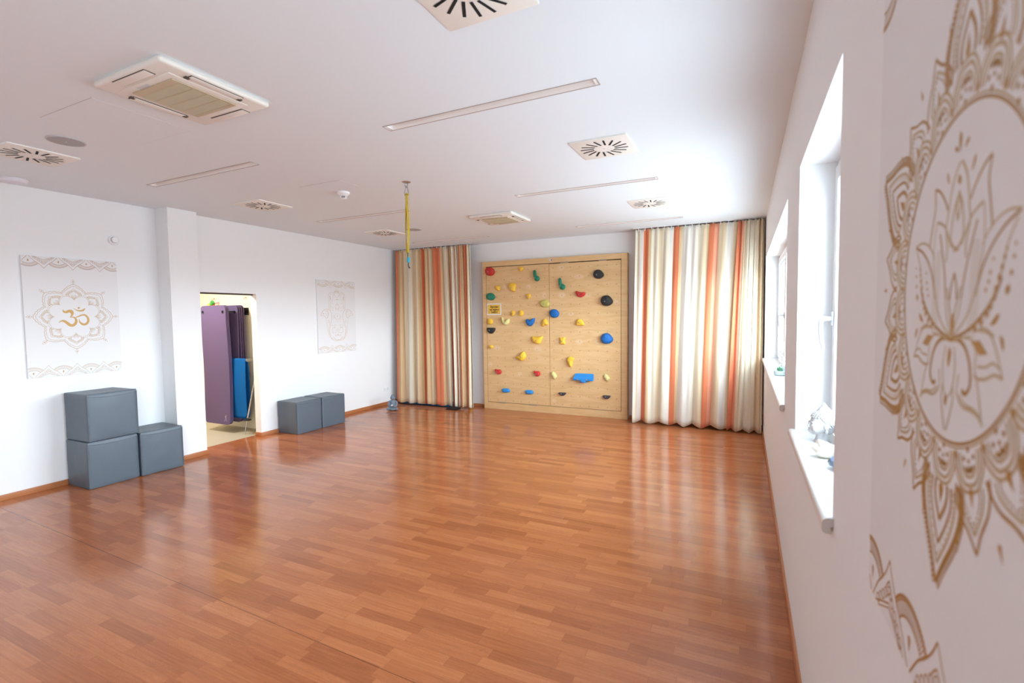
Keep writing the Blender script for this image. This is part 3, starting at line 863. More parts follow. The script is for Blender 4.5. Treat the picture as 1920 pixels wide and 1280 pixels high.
# ---- wall detector and socket on the left wall
t = thing('wall_detector', 'small white round detector high on the left wall above the om canvas', 'detector', (XL0, 2.985, 2.578))
MB().lathe([(0.052, 0.0), (0.054, 0.006), (0.050, 0.020), (0.044, 0.026)], n=36, axis='x').done('base', M_PVC, t)
MB().lathe([(0.032, 0.026), (0.032, 0.040), (0.028, 0.046), (0.001, 0.048)], n=32, axis='x').done('cap', M_PVC, t)
MB().lathe([(0.0345, 0.026), (0.0345, 0.031), (0.033, 0.031)], n=32, axis='x').done('ring', mat('detector_ring', (130, 130, 138), 0.5), t)
t = thing('wall_socket', 'faint white double socket low on the left wall near the grey buddha', 'socket', (XL1, 7.355, 0.305))
MB().box(0, 0.010, -0.078, 0.078, -0.040, 0.040, 0.004).done('cover_plate', M_PVC, t)
for s in (-1, 1):
    MB().lathe([(0.027, 0.0095), (0.027, 0.011), (0.001, 0.0112)], (0, s*0.037, 0), n=24, axis='x').done('outlet', mat('socket_recess', (226, 228, 230), 0.4), t)

# ================================================================== PRINTED CANVASES
class Ink:
    """flat printed lines, mapped onto a canvas by fn(u, v) -> point"""
    def __init__(s, fn):
        s.m = MB()
        s.f0 = fn
        s.i = 0
    def fn(s, u, v):
        p = s.f0(u, v)
        return (p[0], p[1]-s.i*4e-6, p[2])
    def step(s):
        s.i = (s.i+1) % 40                               # every stroke lies a hair above the last one
    def line(s, pts, w, closed=False):
        P = [(p[0], p[1]) for p in pts]
        W_ = [p[2] if len(p) > 2 else w for p in pts]
        Q = [P[0]]
        WW = [W_[0]]
        for p, ww in zip(P[1:], W_[1:]):
            if math.hypot(p[0]-Q[-1][0], p[1]-Q[-1][1]) > 1e-5:
                Q.append(p)
                WW.append(ww)
        n = len(Q)
        if n < 2:
            return
        s.step()
        L = []
        for i in range(n):
            a = Q[i-1] if (i or closed) else Q[i]
            b = Q[(i+1) % n] if (i < n-1 or closed) else Q[i]
            dx, dy = b[0]-a[0], b[1]-a[1]
            d = math.hypot(dx, dy) or 1
            nx, ny = -dy/d*WW[i]/2, dx/d*WW[i]/2
            L.append((s.m.bm.verts.new(s.fn(Q[i][0]+nx, Q[i][1]+ny)), s.m.bm.verts.new(s.fn(Q[i][0]-nx, Q[i][1]-ny))))
        for i in range(n if closed else n-1):
            a, b = L[i], L[(i+1) % n]
            s.m.bm.faces.new((a[0], a[1], b[1], b[0]))
    def curve(s, pts, w, closed=False, n=5):
        s.line(catmull([p[:2] for p in pts], n, closed), w, closed)
    def stroke(s, pts, n=6):
        xy = catmull([p[:2] for p in pts], n, False)
        ww = []
        for i in range(len(pts)-1):
            for k in range(n):
                ww.append(pts[i][2]+(pts[i+1][2]-pts[i][2])*k/n)
        ww.append(pts[-1][2])
        s.line([(a[0], a[1], b) for a, b in zip(xy, ww)], 0)
    def fill(s, pts):
        s.step()
        s.m.face([s.fn(*p[:2]) for p in pts])
    def dot(s, c, r, n=8):
        s.fill([(c[0]+r*math.cos(2*PI*k/n), c[1]+r*math.sin(2*PI*k/n)) for k in range(n)])
    def drop(s, c, r, l, ang=PI/2):
        """teardrop of round radius r whose tip lies l away in direction ang"""
        ca, sa = math.cos(ang), math.sin(ang)
        pts = [(l, 0)]
        for k in range(9):
            a = 0.9 + (2*PI-1.8)*k/8
            pts.append((r*math.cos(a), r*math.sin(a)))
        s.fill([(c[0]+x*ca-y*sa, c[1]+x*sa+y*ca) for x, y in pts])
    def done(s, name, m, parent):
        return s.m.done(name, m, parent, smooth=0, fixn=False)

def mir(pts):
    return [(-p[0], *p[1:]) for p in pts]

def scallops(I, D_, half, top, sgn, sp, h, fans, lw, clip):
    """lace border hanging from (sgn=-1) or standing on (sgn=+1) an edge: fans with pendants between"""
    def L(x, y):
        return (max(-clip, min(clip, x)), top + sgn*y)
    def cl(pts, w):
        seg = []
        for x, y in pts:
            if abs(x) <= clip and y >= 0:
                seg.append((x, top+sgn*y))
            else:
                if len(seg) > 1:
                    I.line(seg, w)
                seg = []
        if len(seg) > 1:
            I.line(seg, w)
    k = sp/0.233
    kv = h/0.117
    for f in fans:
        for s in (-1, 1):                               # the two pendant curves leaving this fan
            side = catmull([(f+s*0.006*k, 0.0), (f+s*0.040*k, 0.040*kv), (f+s*0.070*k, 0.064*kv), (f+s*0.095*k, 0.088*kv), (f+s*0.1165*k, 0.117*kv)], 5, False)
            cl(side, lw*1.2)
        def arc(r, a0):
            return [(f+r*k*math.sin(a), r*kv*math.cos(a)) for a in [(-a0+2*a0*i/24) for i in range(25)]]
        cl(arc(0.098, 0.80), lw)
        cl(arc(0.074, 0.80), lw*1.3)
        for i in range(23):
            a = -0.80+1.6*i/22
            p0, p1 = (f+0.076*k*math.sin(a), 0.076*kv*math.cos(a)), (f+0.099*k*math.sin(a), 0.099*kv*math.cos(a))
            if abs(p1[0]) < clip:
                cl([p0, p1], lw*0.7)
                I.dot((p1[0]+0.004*math.sin(a), top+sgn*(p1[1]+0.004)), lw*1.3, 6)
        if abs(f) < clip-0.008:
            D_.drop((f, top+sgn*0.047*kv), 0.0068, 0.020*kv, -sgn*PI/2)
    pend = sorted({round(f+s*sp/2, 4) for f in fans for s in (-1, 1)})
    for p in pend:
        for s in (-1, 1):
            for i in range(4):
                x, y = p+s*(0.020+0.017*i)*k, (0.050-0.0125*i)*kv
                if abs(x) < clip-0.01:
                    I.line([(x+0.0085*math.cos(a), top+sgn*(y+0.0085*math.sin(a))) for a in [2*PI*q/10 for q in range(10)]], lw, True)
            cl([(p, 0.040*kv), (p+s*0.09*k, 0.0)], lw)
            cl([(p, 0.032*kv), (p+s*0.07*k, 0.0)], lw*0.8)
            cl(catmull([(p, 0.080*kv), (p+s*0.018*k, 0.062*kv), (p+s*0.012*k, 0.050*kv), (p, 0.056*kv)], 4, False), lw)
            cl(catmull([(p, 0.071*kv), (p+s*0.010*k, 0.062*kv), (p, 0.058*kv)], 4, False), lw*0.8)

def print_on(root, inks):
    """the printed pattern becomes part of the canvas mesh itself"""
    cv = [c for c in root.children if c.name.split('.')[0] == 'canvas'][0]
    bm = bmesh.new()
    bm.from_mesh(cv.data)
    for o in inks:
        n0 = len(cv.data.materials)
        cv.data.materials.append(o.data.materials[0])
        bm.faces.ensure_lookup_table()
        k = len(bm.faces)
        bm.from_mesh(o.data)
        bm.faces.ensure_lookup_table()
        for f in bm.faces[k:]:
            f.material_index = n0
    bm.to_mesh(cv.data)
    bm.free()
    for o in inks:
        bpy.data.objects.remove(o)

def canvas_body(name, label, loc, rz, w, h, th):
    """stretched canvas; local x runs across the picture, z up, the face looks along -y"""
    t = thing(name, label, 'canvas picture', loc, rz, 'canvas prints with golden ornaments')
    MB().box(-w/2, w/2, -th, 0, -h/2, h/2, 0.002).done('canvas', M_CANVAS, t, smooth=0)
    MB().box(-w/2+0.002, w/2-0.002, -0.0015, 0.0, -h/2+0.002, h/2-0.002).done('stretcher_bars', mat('stretcher_wood', (170, 140, 105), 0.7), t, smooth=0)
    return t

# ---- om canvas on the left wall
TH = 0.022
t = canvas_body('om_canvas', 'white canvas with a golden om sign inside an eight-pointed mandala on the left wall', (XL0+0.0005, 2.5965, 1.7325), PI/2, 0.792, 1.205, TH)
f1 = lambda u, v: (u, -TH-0.00012, v)
f2 = lambda u, v: (u, -TH-0.00032, v)
om = Ink(f2)
for st in OM:
    om.stroke(st)
om.dot(OMDOT[0], OMDOT[1], 16)
INKS = [om.done('om_sign', M_GOLD, None)]
I = Ink(f1)
G = Ink(f2)
def pol(r, a):
    return (r*math.sin(a), r*math.cos(a)+0.0025)
N8 = 8
for k in range(N8):
    a0 = 2*PI*k/N8
    for s in (-1, 1):
        # wavy star outline (double line) from the notch to the tip
        for off, w in ((0.0, 0.0042), (0.013, 0.0032)):
            pts = []
            for i in range(41):
                q = i/40
                r = 0.262+(0.332-0.262)*q**1.25 - off*(1.0+0.6*q)
                an = s*(PI/8)*(1-q)
                e = 0.0065*abs(math.sin(q*PI*4.0))*(1-0.3*q)
                bul = 0.018*math.sin(q*PI)
                p = (( r+e+bul*0.25)*math.sin(an), (r+e+bul*0.6)*math.cos(an))
                c, d = math.cos(a0), math.sin(a0)
                pts.append((p[0]*c+p[1]*d, -p[0]*d+p[1]*c+0.0025))
            I.line(pts, w)
        # inner flower with cusps at the star tips
        for off, w in ((0.0, 0.0028), (0.008, 0.0022)):
            pts = []
            for i in range(21):
                q = i/20
                an = s*(PI/8)*q
                r = 0.167+off*1.4+(0.222-0.167)*math.sin(q*PI/2)**0.75+off*0.2
                pts.append(pol(r, a0+an))
            I.line(pts, w)
        # onion shaped inner petal
        def loc(x, y):
            c, d = math.cos(a0), math.sin(a0)
            return (x*c+y*d, -x*d+y*c+0.0025)
        I.line([loc(*p) for p in catmull([(s*0.058, 0.214), (s*0.064, 0.232), (s*0.050, 0.252), (s*0.022, 0.268), (0, 0.288)], 5, False)], 0.0026)
        I.line([loc(*p) for p in catmull([(s*0.044, 0.214), (s*0.048, 0.228), (s*0.038, 0.243), (s*0.018, 0.256), (0, 0.272)], 5, False)], 0.0040)
        I.line([loc(*p) for p in catmull([(s*0.040, 0.205), (s*0.042, 0.226), (s*0.033, 0.238), (s*0.015, 0.250), (0, 0.262)], 5, False)], 0.0022)
        for (bx, by) in ((0.060, 0.226), (0.052, 0.241), (0.036, 0.253), (0.018, 0.264)):
            G.dot(loc(s*bx, by), 0.0030, 6)
            I.line([loc(s*bx+0.0075*math.cos(q), by+0.0075*math.sin(q)) for q in [2*PI*z/9 for z in range(9)]], 0.0018, True)
        for fa in (0.35, 0.8, 1.25):
            I.line([loc(s*(0.005+0.022*math.sin(fa)*u_)+0.006*math.sin(PI*u_)*math.cos(fa)*sg*s, 0.190+0.040*math.cos(fa)*u_-0.006*math.sin(PI*u_)*math.sin(fa)*sg) for sg in (1, -1) for u_ in ([z/6 for z in range(7)] if sg > 0 else [1-z/6 for z in range(7)])], 0.0016)
    G.dot(pol(0.184, a0), 0.0052, 8)
    # finial at each tip
    I.line([pol(0.330, a0), pol(0.350, a0)], 0.004)
    G.dot(pol(0.362, a0), 0.0055, 8)
    for s in (-1, 1):
        I.line([pol(0.345, a0+s*0.002), pol(0.348, a0+s*0.034), pol(0.362, a0+s*0.040), pol(0.372, a0+s*0.020), pol(0.387, a0)], 0.0022)
B = Ink(f1)
scallops(B, G, 0.396, 0.6005, -1, 0.233, 0.117, (-0.344, -0.111, 0.122, 0.355), 0.0022, 0.394)
scallops(I, G, 0.396, -0.6005, 1, 0.233, 0.117, (-0.355, -0.122, 0.111, 0.344), 0.0022, 0.394)
INKS += [I.done('mandala_lines', M_GOLDP, None), G.done('mandala_dots', mat('tan_gold_ink', (190, 150, 100), 0.5), None), B.done('border_lace', M_BROWN, None)]
print_on(t, INKS)

# ---- hand canvas on the far left wall
t = canvas_body('hand_canvas', 'smaller looking white canvas with a pale hamsa hand, on the left wall beyond the doorway', (XL1+0.0005, 6.145, 1.710), PI/2, 0.850, 1.205, TH)
I = Ink(f1)
G = Ink(f2)
for pts, w, c in HAM:
    (G if c == 0 else I).curve(pts, w*(0.9 if c == 0 else 1.0))
    (G if c == 0 else I).curve(mir(pts), w*(0.9 if c == 0 else 1.0))
for c, r in HAMDOTS:
    G.dot(c, r)
    if abs(c[0]) > 0.02:
        G.dot((-c[0], c[1]), r)
for s in (-1, 1):
    for i in range(9):
        I.dot((s*(0.135-0.0006*i*i), 0.02-0.038*i), 0.004)
        I.dot((s*0.030*(1+0.2*(i % 3)), -0.30+0.03*i if i < 6 else 0.1), 0.003)
scallops(I, I, 0.425, 0.6005, -1, 0.335, 0.125, (-0.303, 0.032, 0.367), 0.0030, 0.420)
scallops(I, I, 0.425, -0.6005, 1, 0.335, 0.125, (-0.303, 0.032, 0.367), 0.0030, 0.420)
print_on(t, [I.done('hand_lines', M_GOLDL, None), G.done('hand_accents', mat('soft_gold_ink', (200, 164, 108), 0.5), None)])

# ---- lotus canvas on the window wall, close to the camera
THM = 0.0100
t = canvas_body('lotus_canvas', 'big white canvas with a golden lotus inside a round mandala on the right wall', (XR-0.0005, 0.790, 1.7300), -PI/2, 0.800, 1.200, THM)
def warp(u, v):
    k = max(0.0, 1-(u/0.34)**2)
    return u + 0.07*v*k, v-0.0034
g1 = lambda u, v: (warp(u, v)[0], -THM-0.00012, warp(u, v)[1])
g2 = lambda u, v: (warp(u, v)[0], -THM-0.00032, warp(u, v)[1])
g0 = lambda u, v: (u, -THM-0.00012, v)
I = Ink(g1)
P_ = Ink(g1)
G = Ink(g2)
RC = 0.205
for pts, w, c in LOTUS:
    q = [(p[0], p[1]) for p in pts]
    (I if c == 0 else P_).curve(q, w)
    (I if c == 0 else P_).curve(mir(q), w)
for i, poly in enumerate(LOTUS_FILL):
    q = poly if i == 0 else catmull(poly, 3)             # the first one is a sharp lozenge
    G.fill(q)
    G.fill(mir(q))
for poly in AXFILL:
    G.fill(catmull(poly, 3))
for c, r in LOTUS_DOTS:
    G.dot(c, r)
    G.dot((-c[0], c[1]), r)
for s in (-1, 1):                                        # fine ribs inside the petals
    for i in range(26):
        v = 0.04-0.0045*i
        wdt = 0.030+0.010*math.sin(i*0.12)
        P_.line([(s*0.048, v), (s*(0.048+wdt*0.35), v+0.0016), (s*(0.048+wdt*0.7), v-0.001)], 0.0010)
def mp(r, a):
    return (r*math.sin(a), r*math.cos(a))
I.line([mp(RC, 2*PI*k/96) for k in range(96)], 0.0042, True)
P_.line([mp(RC+0.005, 2*PI*k/96) for k in range(96)], 0.0030, True)
DEG = PI/180
for k in range(18):                                      # ring of arches
    a0 = k*20*DEG
    def la(x, y):
        c, d = math.cos(a0), math.sin(a0)
        return (x*c+y*d, -x*d+y*c)
    for (hw, r0, r1, w) in ((0.0385, 0.212, 0.2620, 0.0048), (0.0305, 0.213, 0.2540, 0.0052), (0.0225, 0.214, 0.2440, 0.0042)):
        P_.curve([la(*q) for q in ((-hw, r0), (-hw*0.96, r0+(r1-r0)*0.45), (-hw*0.55, r0+(r1-r0)*0.90), (0, r1), (hw*0.55, r0+(r1-r0)*0.90), (hw*0.96, r0+(r1-r0)*0.45), (hw, r0))], w)
    I.curve([la(*q) for q in ((-0.013, 0.232), (-0.004, 0.238), (0, 0.2335), (0.004, 0.238), (0.013, 0.232))], 0.0058)
    for x, y, r in ((-0.013, 0.222, 0.0036), (0.013, 0.222, 0.0036), (0, 0.226, 0.0032), (0, 0.212, 0.0042)):
        I.dot(la(x, y), r)
    G.drop(la(0.0355, 0.2135), 0.0044, 0.010, PI/2-a0-10*DEG)
for k in range(6):                                       # six long petals, two short ones between neighbours
    a0 = k*60*DEG
    def lb(x, y):
        c, d = math.cos(a0), math.sin(a0)
        return (x*c+y*d, -x*d+y*c)
    for s in (-1, 1):
        out = catmull([(s*0.052, 0.252), (s*0.062, 0.275), (s*0.060, 0.300), (s*0.045, 0.332), (s*0.022, 0.365), (0.0, 0.402)], 6, False)
        I.line([lb(*q) for q in out], 0.0070)
        n = len(out)
        for i in range(n):                               # chain of beads along the edge
            x, y = out[i]
            if i and i < n-1:
                dx, dy = out[i+1][0]-out[i-1][0], out[i+1][1]-out[i-1][1]
                d = math.hypot(dx, dy)
                nx, ny = s*dy/d, -s*dx/d
                if nx*s < 0:
                    nx, ny = -nx, -ny
                cx_, cy_ = x+nx*0.0078, y+ny*0.0078
                I.line([lb(cx_+0.0042*math.cos(q), cy_+0.0042*math.sin(q)) for q in [2*PI*z/8 for z in range(8)]], 0.0026, True)
        P_.line([lb(*q) for q in catmull([(s*0.042, 0.262), (s*0.048, 0.283), (s*0.043, 0.305), (s*0.028, 0.335), (0.0, 0.375)], 6, False)], 0.0056)
        for q in catmull([(s*0.036, 0.262), (s*0.042, 0.283), (s*0.037, 0.303), (s*0.022, 0.332), (s*0.002, 0.362)], 3, False):
            P_.dot(lb(*q), 0.0023, 6)
        I.line([lb(*q) for q in catmull([(s*0.031, 0.262), (s*0.035, 0.282), (s*0.030, 0.300), (s*0.017, 0.323), (0.0, 0.347)], 6, False)], 0.0052)
        I.line([lb(*q) for q in catmull([(s*0.019, 0.262), (s*0.021, 0.276), (s*0.017, 0.290), (s*0.009, 0.302), (0.0, 0.314)], 6, False)], 0.0070)
    G.drop(lb(0, 0.271), 0.0075, 0.021, PI/2-a0)
    for sm in (-1, 1):
        for d0 in (20,):
            a1 = a0+sm*d0*DEG
            def lc(x, y):
                c, d = math.cos(a1), math.sin(a1)
                return (x*c+y*d, -x*d+y*c)
            for s in (-1, 1):
                I.line([lc(*q) for q in catmull([(s*0.040, 0.250), (s*0.045, 0.266), (s*0.036, 0.287), (s*0.016, 0.307), (0, 0.330)], 6, False)], 0.0050)
                P_.line([lc(*q) for q in catmull([(s*0.029, 0.257), (s*0.030, 0.270), (s*0.021, 0.287), (0, 0.309)], 6, False)], 0.0046)
                for q in catmull([(s*0.020, 0.258), (s*0.021, 0.270), (s*0.014, 0.284), (0, 0.300)], 3, False):
                    I.dot(lc(*q), 0.0022, 6)
            G.drop(lc(0, 0.262), 0.0054, 0.018, PI/2-a1)
            G.drop(mp(0.322, a1+sm*10*DEG), 0.0040, 0.017, PI/2-(a1+sm*10*DEG)) if sm > 0 else None
            G.drop(mp(0.322, a1-sm*9*DEG), 0.0040, 0.017, PI/2-(a1-sm*9*DEG))
B = Ink(g0)
scallops(B, B, 0.4, 0.598, -1, 0.236, 0.118, (-0.365, -0.129, 0.107, 0.343), 0.0034, 0.398)
B2 = Ink(g0)
scallops(B2, B2, 0.4, -0.598, 1, 0.236, 0.118, (-0.365, -0.129, 0.107, 0.343), 0.0034, 0.398)
MI = mat('dark_gold_ink', (166, 122, 52), 0.5)
MP = mat('faded_gold_ink', (190, 168, 130), 0.6)
print_on(t, [P_.done('pale_lines', MP, None), I.done('mandala_lines', MI, None), G.done('gold_fills', mat('rich_gold_ink', (176, 130, 48), 0.45), None),
             B.done('border_lace', mat('border_gold_ink', (174, 130, 70), 0.5), None), B2.done('border_lace', MATS['border_gold_ink'], None)])

# ================================================================== SEATING CUBES
def make_cube(label, loc, rz, w, d, h, seed):
    t = thing('seat_cube', label, 'cube seat', loc, rz, 'grey leatherette cube seats')
    N = 22
    m = MB()
    bmesh.ops.create_cube(m.bm, size=1.0)
    bmesh.ops.subdivide_edges(m.bm, edges=list(m.bm.edges), cuts=N, use_grid_fill=True)
    r = 0.012
    hx, hy, hz = d/2, w/2, h/2
    for v in m.bm.verts:
        p = Vector((v.co.x*d, v.co.y*w, v.co.z*h))
        q = Vector((max(-hx+r, min(hx-r, p.x)), max(-hy+r, min(hy-r, p.y)), max(-hz+r, min(hz-r, p.z))))
        e = p-q
        if e.length > 1e-6:
            p = q + e.normalized()*r
        # soft filling: sides belly out a little, the top sags between its seams
        bx = (1-(2*p.y/w)**2)*(1-(2*p.z/h)**2)
        by = (1-(2*p.x/d)**2)*(1-(2*p.z/h)**2)
        p.x += math.copysign(0.007*bx, p.x) if abs(p.x) > hx*0.9 else 0
        p.y += math.copysign(0.004*by, p.y) if abs(p.y) > hy*0.9 else 0
        if p.z > hz*0.9:
            p.z -= 0.006*(1-(2*p.x/d)**2)*(1-(2*p.y/w)**2)
        nz = noise.noise(Vector((p.x*9+seed, p.y*9, p.z*9)))*0.0022 + noise.noise(Vector((p.x*28+seed, p.y*28, p.z*22)))*0.0009
        p += p.normalized()*nz
        p.z = max(p.z, -hz)
        v.co = p + Vector((0, 0, hz))
    m.done('body', M_LEATHER, t, smooth=60)
    # lid flap of the cover: droops over the front and side edges
    for nm, (ax, span) in (('front', ('x', w)), ):
        m = MB()
        n = 24
        rows = []
        for i in range(n+1):
            q = -1+2*i/n
            sag = 0.024+0.018*(1-q*q)+0.004*noise.noise(Vector((q*3, seed, 0)))
            y = q*(hy-0.004)
            xb = hx + 0.007*(1-q*q)
            col = []
            for j in range(6):
                u = j/5
                z = h-0.010-(sag-0.010)*u
                out = 0.0015+0.0045*math.sin(u*PI*0.55)
                col.append(m.bm.verts.new((xb*1.0-0.002+out*(0.4+0.6*(1-abs(q)**6)), y, z)))
            col.append(m.bm.verts.new((xb-0.004, y, h-sag-0.003)))
            rows.append(col)
        for i in range(n):
            for j in range(6):
                m.bm.faces.new((rows[i][j], rows[i+1][j], rows[i+1][j+1], rows[i][j+1]))
        m.done('cover_flap', M_LEATHER, t, smooth=60)
    m = MB()
    for sy in (-1, 1):
        m.tube([(hx-0.003, sy*(hy-0.003), 0.012+(h-0.03)*i/10) for i in range(11)], 0.0045, 8)
    m.tube([(hx-0.003+0.004*(1-(2*i/12-1)**2), -hy+0.006+(w-0.012)*i/12, h-0.003) for i in range(13)], 0.0040, 8)
    m.done('piping', M_LEATHER, t, smooth=60)
    return t
CZ = 0.475
make_cube('grey leatherette cube at the bottom of the two-high stack by the left wall', (-6.092, 2.680, 0), 0.0, 0.444, 0.425, CZ, 1.0)
make_cube('grey leatherette cube on top of the stack under the om canvas', (-6.094, 2.692, CZ+0.001), 0.03, 0.448, 0.425, CZ+0.005, 2.3)
make_cube('single grey leatherette cube on the floor between the stack and the doorway pilaster', (-6.066, 3.142, 0), -0.05, 0.425, 0.425, CZ, 4.1)
make_cube('left cube of the grey pair beyond the doorway, nearer the camera', (-6.030, 5.140, 0), 0.0, 0.445, 0.405, CZ-0.002, 5.7)
make_cube('right cube of the grey pair beyond the doorway, below the hand canvas', (-6.020, 5.610, 0), -0.04, 0.445, 0.405, CZ, 7.9)

# ================================================================== GREY BUDDHA ON THE FLOOR
M_STONE = mat('grey_stone', (116, 128, 140), 0.8, bump=0.5, bscale=160, var=0.12, vscale=40)
t = thing('buddha_statue', 'small grey stone sitting buddha with a white heart, on the floor before the left curtain', 'statue', (-5.745, 6.930, 0), 0.42)
m = MB()
RX = lambda a: Matrix.Rotation(a, 4, 'X')
RY = lambda a: Matrix.Rotation(a, 4, 'Y')
RZ = lambda a: Matrix.Rotation(a, 4, 'Z')
# faces -y; crossed legs, torso, arms folded round the heart, head with topknot
m.ball((0, 0.005, 0.026), (0.088, 0.062, 0.027), 3)
m.ball((-0.062, -0.030, 0.026), (0.050, 0.028, 0.022), 3, RZ(0.5))
m.ball((0.062, -0.030, 0.026), (0.050, 0.028, 0.022), 3, RZ(-0.5))
m.ball((0.0, -0.052, 0.024), (0.062, 0.020, 0.020), 3)
m.ball((0.0, 0.008, 0.080), (0.060, 0.046, 0.062), 3)
m.ball((0.0, 0.010, 0.128), (0.062, 0.036, 0.032), 3)
for s in (-1, 1):
    m.tube([(s*0.060, 0.008, 0.134), (s*0.074, -0.004, 0.104), (s*0.074, -0.018, 0.080), (s*0.052, -0.040, 0.070), (s*0.026, -0.052, 0.074)], [0.021, 0.020, 0.019, 0.017, 0.015], 12)
    m.ball((s*0.020, -0.054, 0.078), (0.014, 0.011, 0.016), 2)
    m.ball((s*0.054, 0.009, 0.130), (0.023, 0.024, 0.020), 3)
    m.ball((s*0.066, 0.0, 0.108), (0.0205, 0.022, 0.028), 3)
m.tube([(0, 0.006, 0.145), (0, 0.002, 0.172)], 0.018, 12)
m.ball((0, -0.002, 0.196), (0.030, 0.033, 0.038), 3)
m.ball((0, -0.016, 0.186), (0.024, 0.019, 0.026), 3)
m.ball((0, 0.004, 0.172), (0.027, 0.026, 0.030), 3)
m.ball((0, -0.034, 0.192), (0.0055, 0.008, 0.011), 2)
m.ball((0, 0.004, 0.216), (0.027, 0.029, 0.024), 3)
m.ball((0, 0.006, 0.236), (0.014, 0.014, 0.014), 2)
for s in (-1, 1):
    m.ball((s*0.031, 0.002, 0.188), (0.006, 0.009, 0.020), 2)
    m.ball((s*0.010, -0.031, 0.199), (0.007, 0.004, 0.0035), 2)
m.ball((0, -0.034, 0.176), (0.009, 0.004, 0.003), 2)
for v in m.bm.verts:
    if v.co.z > 0.165:                                   # fuller head
        v.co.x *= 1.14
        v.co.y *= 1.10
    v.co.z = max(0.0, v.co.z)*1.20
remeshed(m, 'body', M_STONE, 0.0035, t, 3)
m = MB()
hp = []
for k in range(28):
    a = 2*PI*k/28
    hp.append((0.0011*16*math.sin(a)**3, 0.0011*(13*math.cos(a)-5*math.cos(2*a)-2*math.cos(3*a)-math.cos(4*a))))
c0, c1 = [], []
for u, v in hp:
    c0.append(m.bm.verts.new((u, -0.048, 0.100+v*1.15)))
    c1.append(m.bm.verts.new((u*0.75, -0.071, 0.100+v*0.86)))
for k in range(28):
    m.bm.faces.new((c0[k], c0[(k+1) % 28], c1[(k+1) % 28], c1[k]))
m.bm.faces.new(c0[::-1])
m.bm.faces.new(c1)
m.done('heart', mat('white_heart', (238, 238, 236), 0.4), t)

# ================================================================== CURTAINS
ORG, RST, TAN, BEI, CRM, WHT, PNK = [tuple(lin(c)[:3]) for c in ((212, 124, 88), (200, 106, 70), (206, 176, 136), (215, 196, 164), (222, 214, 194), (222, 218, 208), (217, 150, 122))]
def curtain(label, top, bot, ymid, zt, zb, folds, a_top, a_bot, stripes, seed, lean=0.0, hem=0.010, nu=320, fine=0.35, group='striped curtains', ybot=0.0):
    """stripes: list of (end fraction, colour) from left to right"""
    rnd = random.Random(seed)
    ph = [rnd.uniform(0, 6.28) for _ in range(8)]
    jit = [rnd.uniform(-0.5, 0.5) for _ in range(8)]
    bm = bmesh.new()
    nv = 36
    grid = []
    for i in range(nv+1):
        q = i/nv
        row = []
        for j in range(nu+1):
            u = j/nu
            e = q**0.8
            x0 = top[0]+(bot[0]-top[0])*e
            x1 = top[1]+(bot[1]-top[1])*e
            uu = u + 0.02*math.sin(2*PI*u*1.5+ph[0])*(1-u)*u*4 + lean*q*u*(1-u)
            x = x0+(x1-x0)*uu
            w1 = math.sin(2*PI*folds*u + ph[1] + 1.1*math.sin(2*PI*u*2+ph[2]))
            w2 = math.sin(2*PI*folds*0.5*u + ph[3] + 0.9*math.sin(2*PI*u*1.3+ph[4]))
            w3 = math.sin(2*PI*folds*2.1*u + ph[5])
            amp = a_top+(a_bot-a_top)*q
            yy = amp*(w1*(1-q*0.65) + w2*(0.25+0.75*q)) + a_top*fine*w3*(1-q)
            x += 0.35*amp*math.cos(2*PI*folds*u+ph[1])*(1-q*0.5)
            z = zt+(zb-zt)*q + hem*q*math.sin(2*PI*folds*0.5*u+ph[6])
            if i == 0:
                z -= 0.012*abs(math.sin(PI*folds*2*u))
            row.append(bm.verts.new((x, ymid+ybot*q+yy, z)))
        grid.append(row)
    bm.verts.index_update()
    fcol = []
    for i in range(nv):
        for j in range(nu):
            bm.faces.new((grid[i][j], grid[i][j+1], grid[i+1][j+1], grid[i+1][j]))
            u = (j+0.5)/nu
            for e, c in stripes:
                if u <= e:
                    break
            fcol.append(c)
    me = bpy.data.meshes.new('curtain')
    bm.to_mesh(me)
    bm.free()
    at = me.color_attributes.new('stripe', 'FLOAT_COLOR', 'CORNER')
    k = 0
    for p, c in zip(me.polygons, fcol):
        p.use_smooth = True
        for _ in p.loop_indices:
            at.data[k].color = (*c, 1)
            k += 1
    me.materials.append(M_FAB)
    t = thing('curtain', label, 'curtain', ((bot[0]+bot[1])/2, ymid, 0), group=group)
    o = bpy.data.objects.new('curtain_cloth', me)
    COL.objects.link(o)
    o.parent = t
    o.location = (-t.location[0], -t.location[1], 0)
    sd = o.modifiers.new('cloth thickness', 'SOLIDIFY')
    sd.thickness = 0.003
    # glider hooks along the heading
    n = max(4, int(abs(top[1]-top[0])/0.095))
    for i in range(n):
        x = top[0]+(top[1]-top[0])*(i+0.5)/n - t.location[0]
        MB().box(x-0.004, x+0.004, -0.004, 0.004, zt-0.03, 2.9890).done('glider', M_PVC, t, smooth=0)
    return t

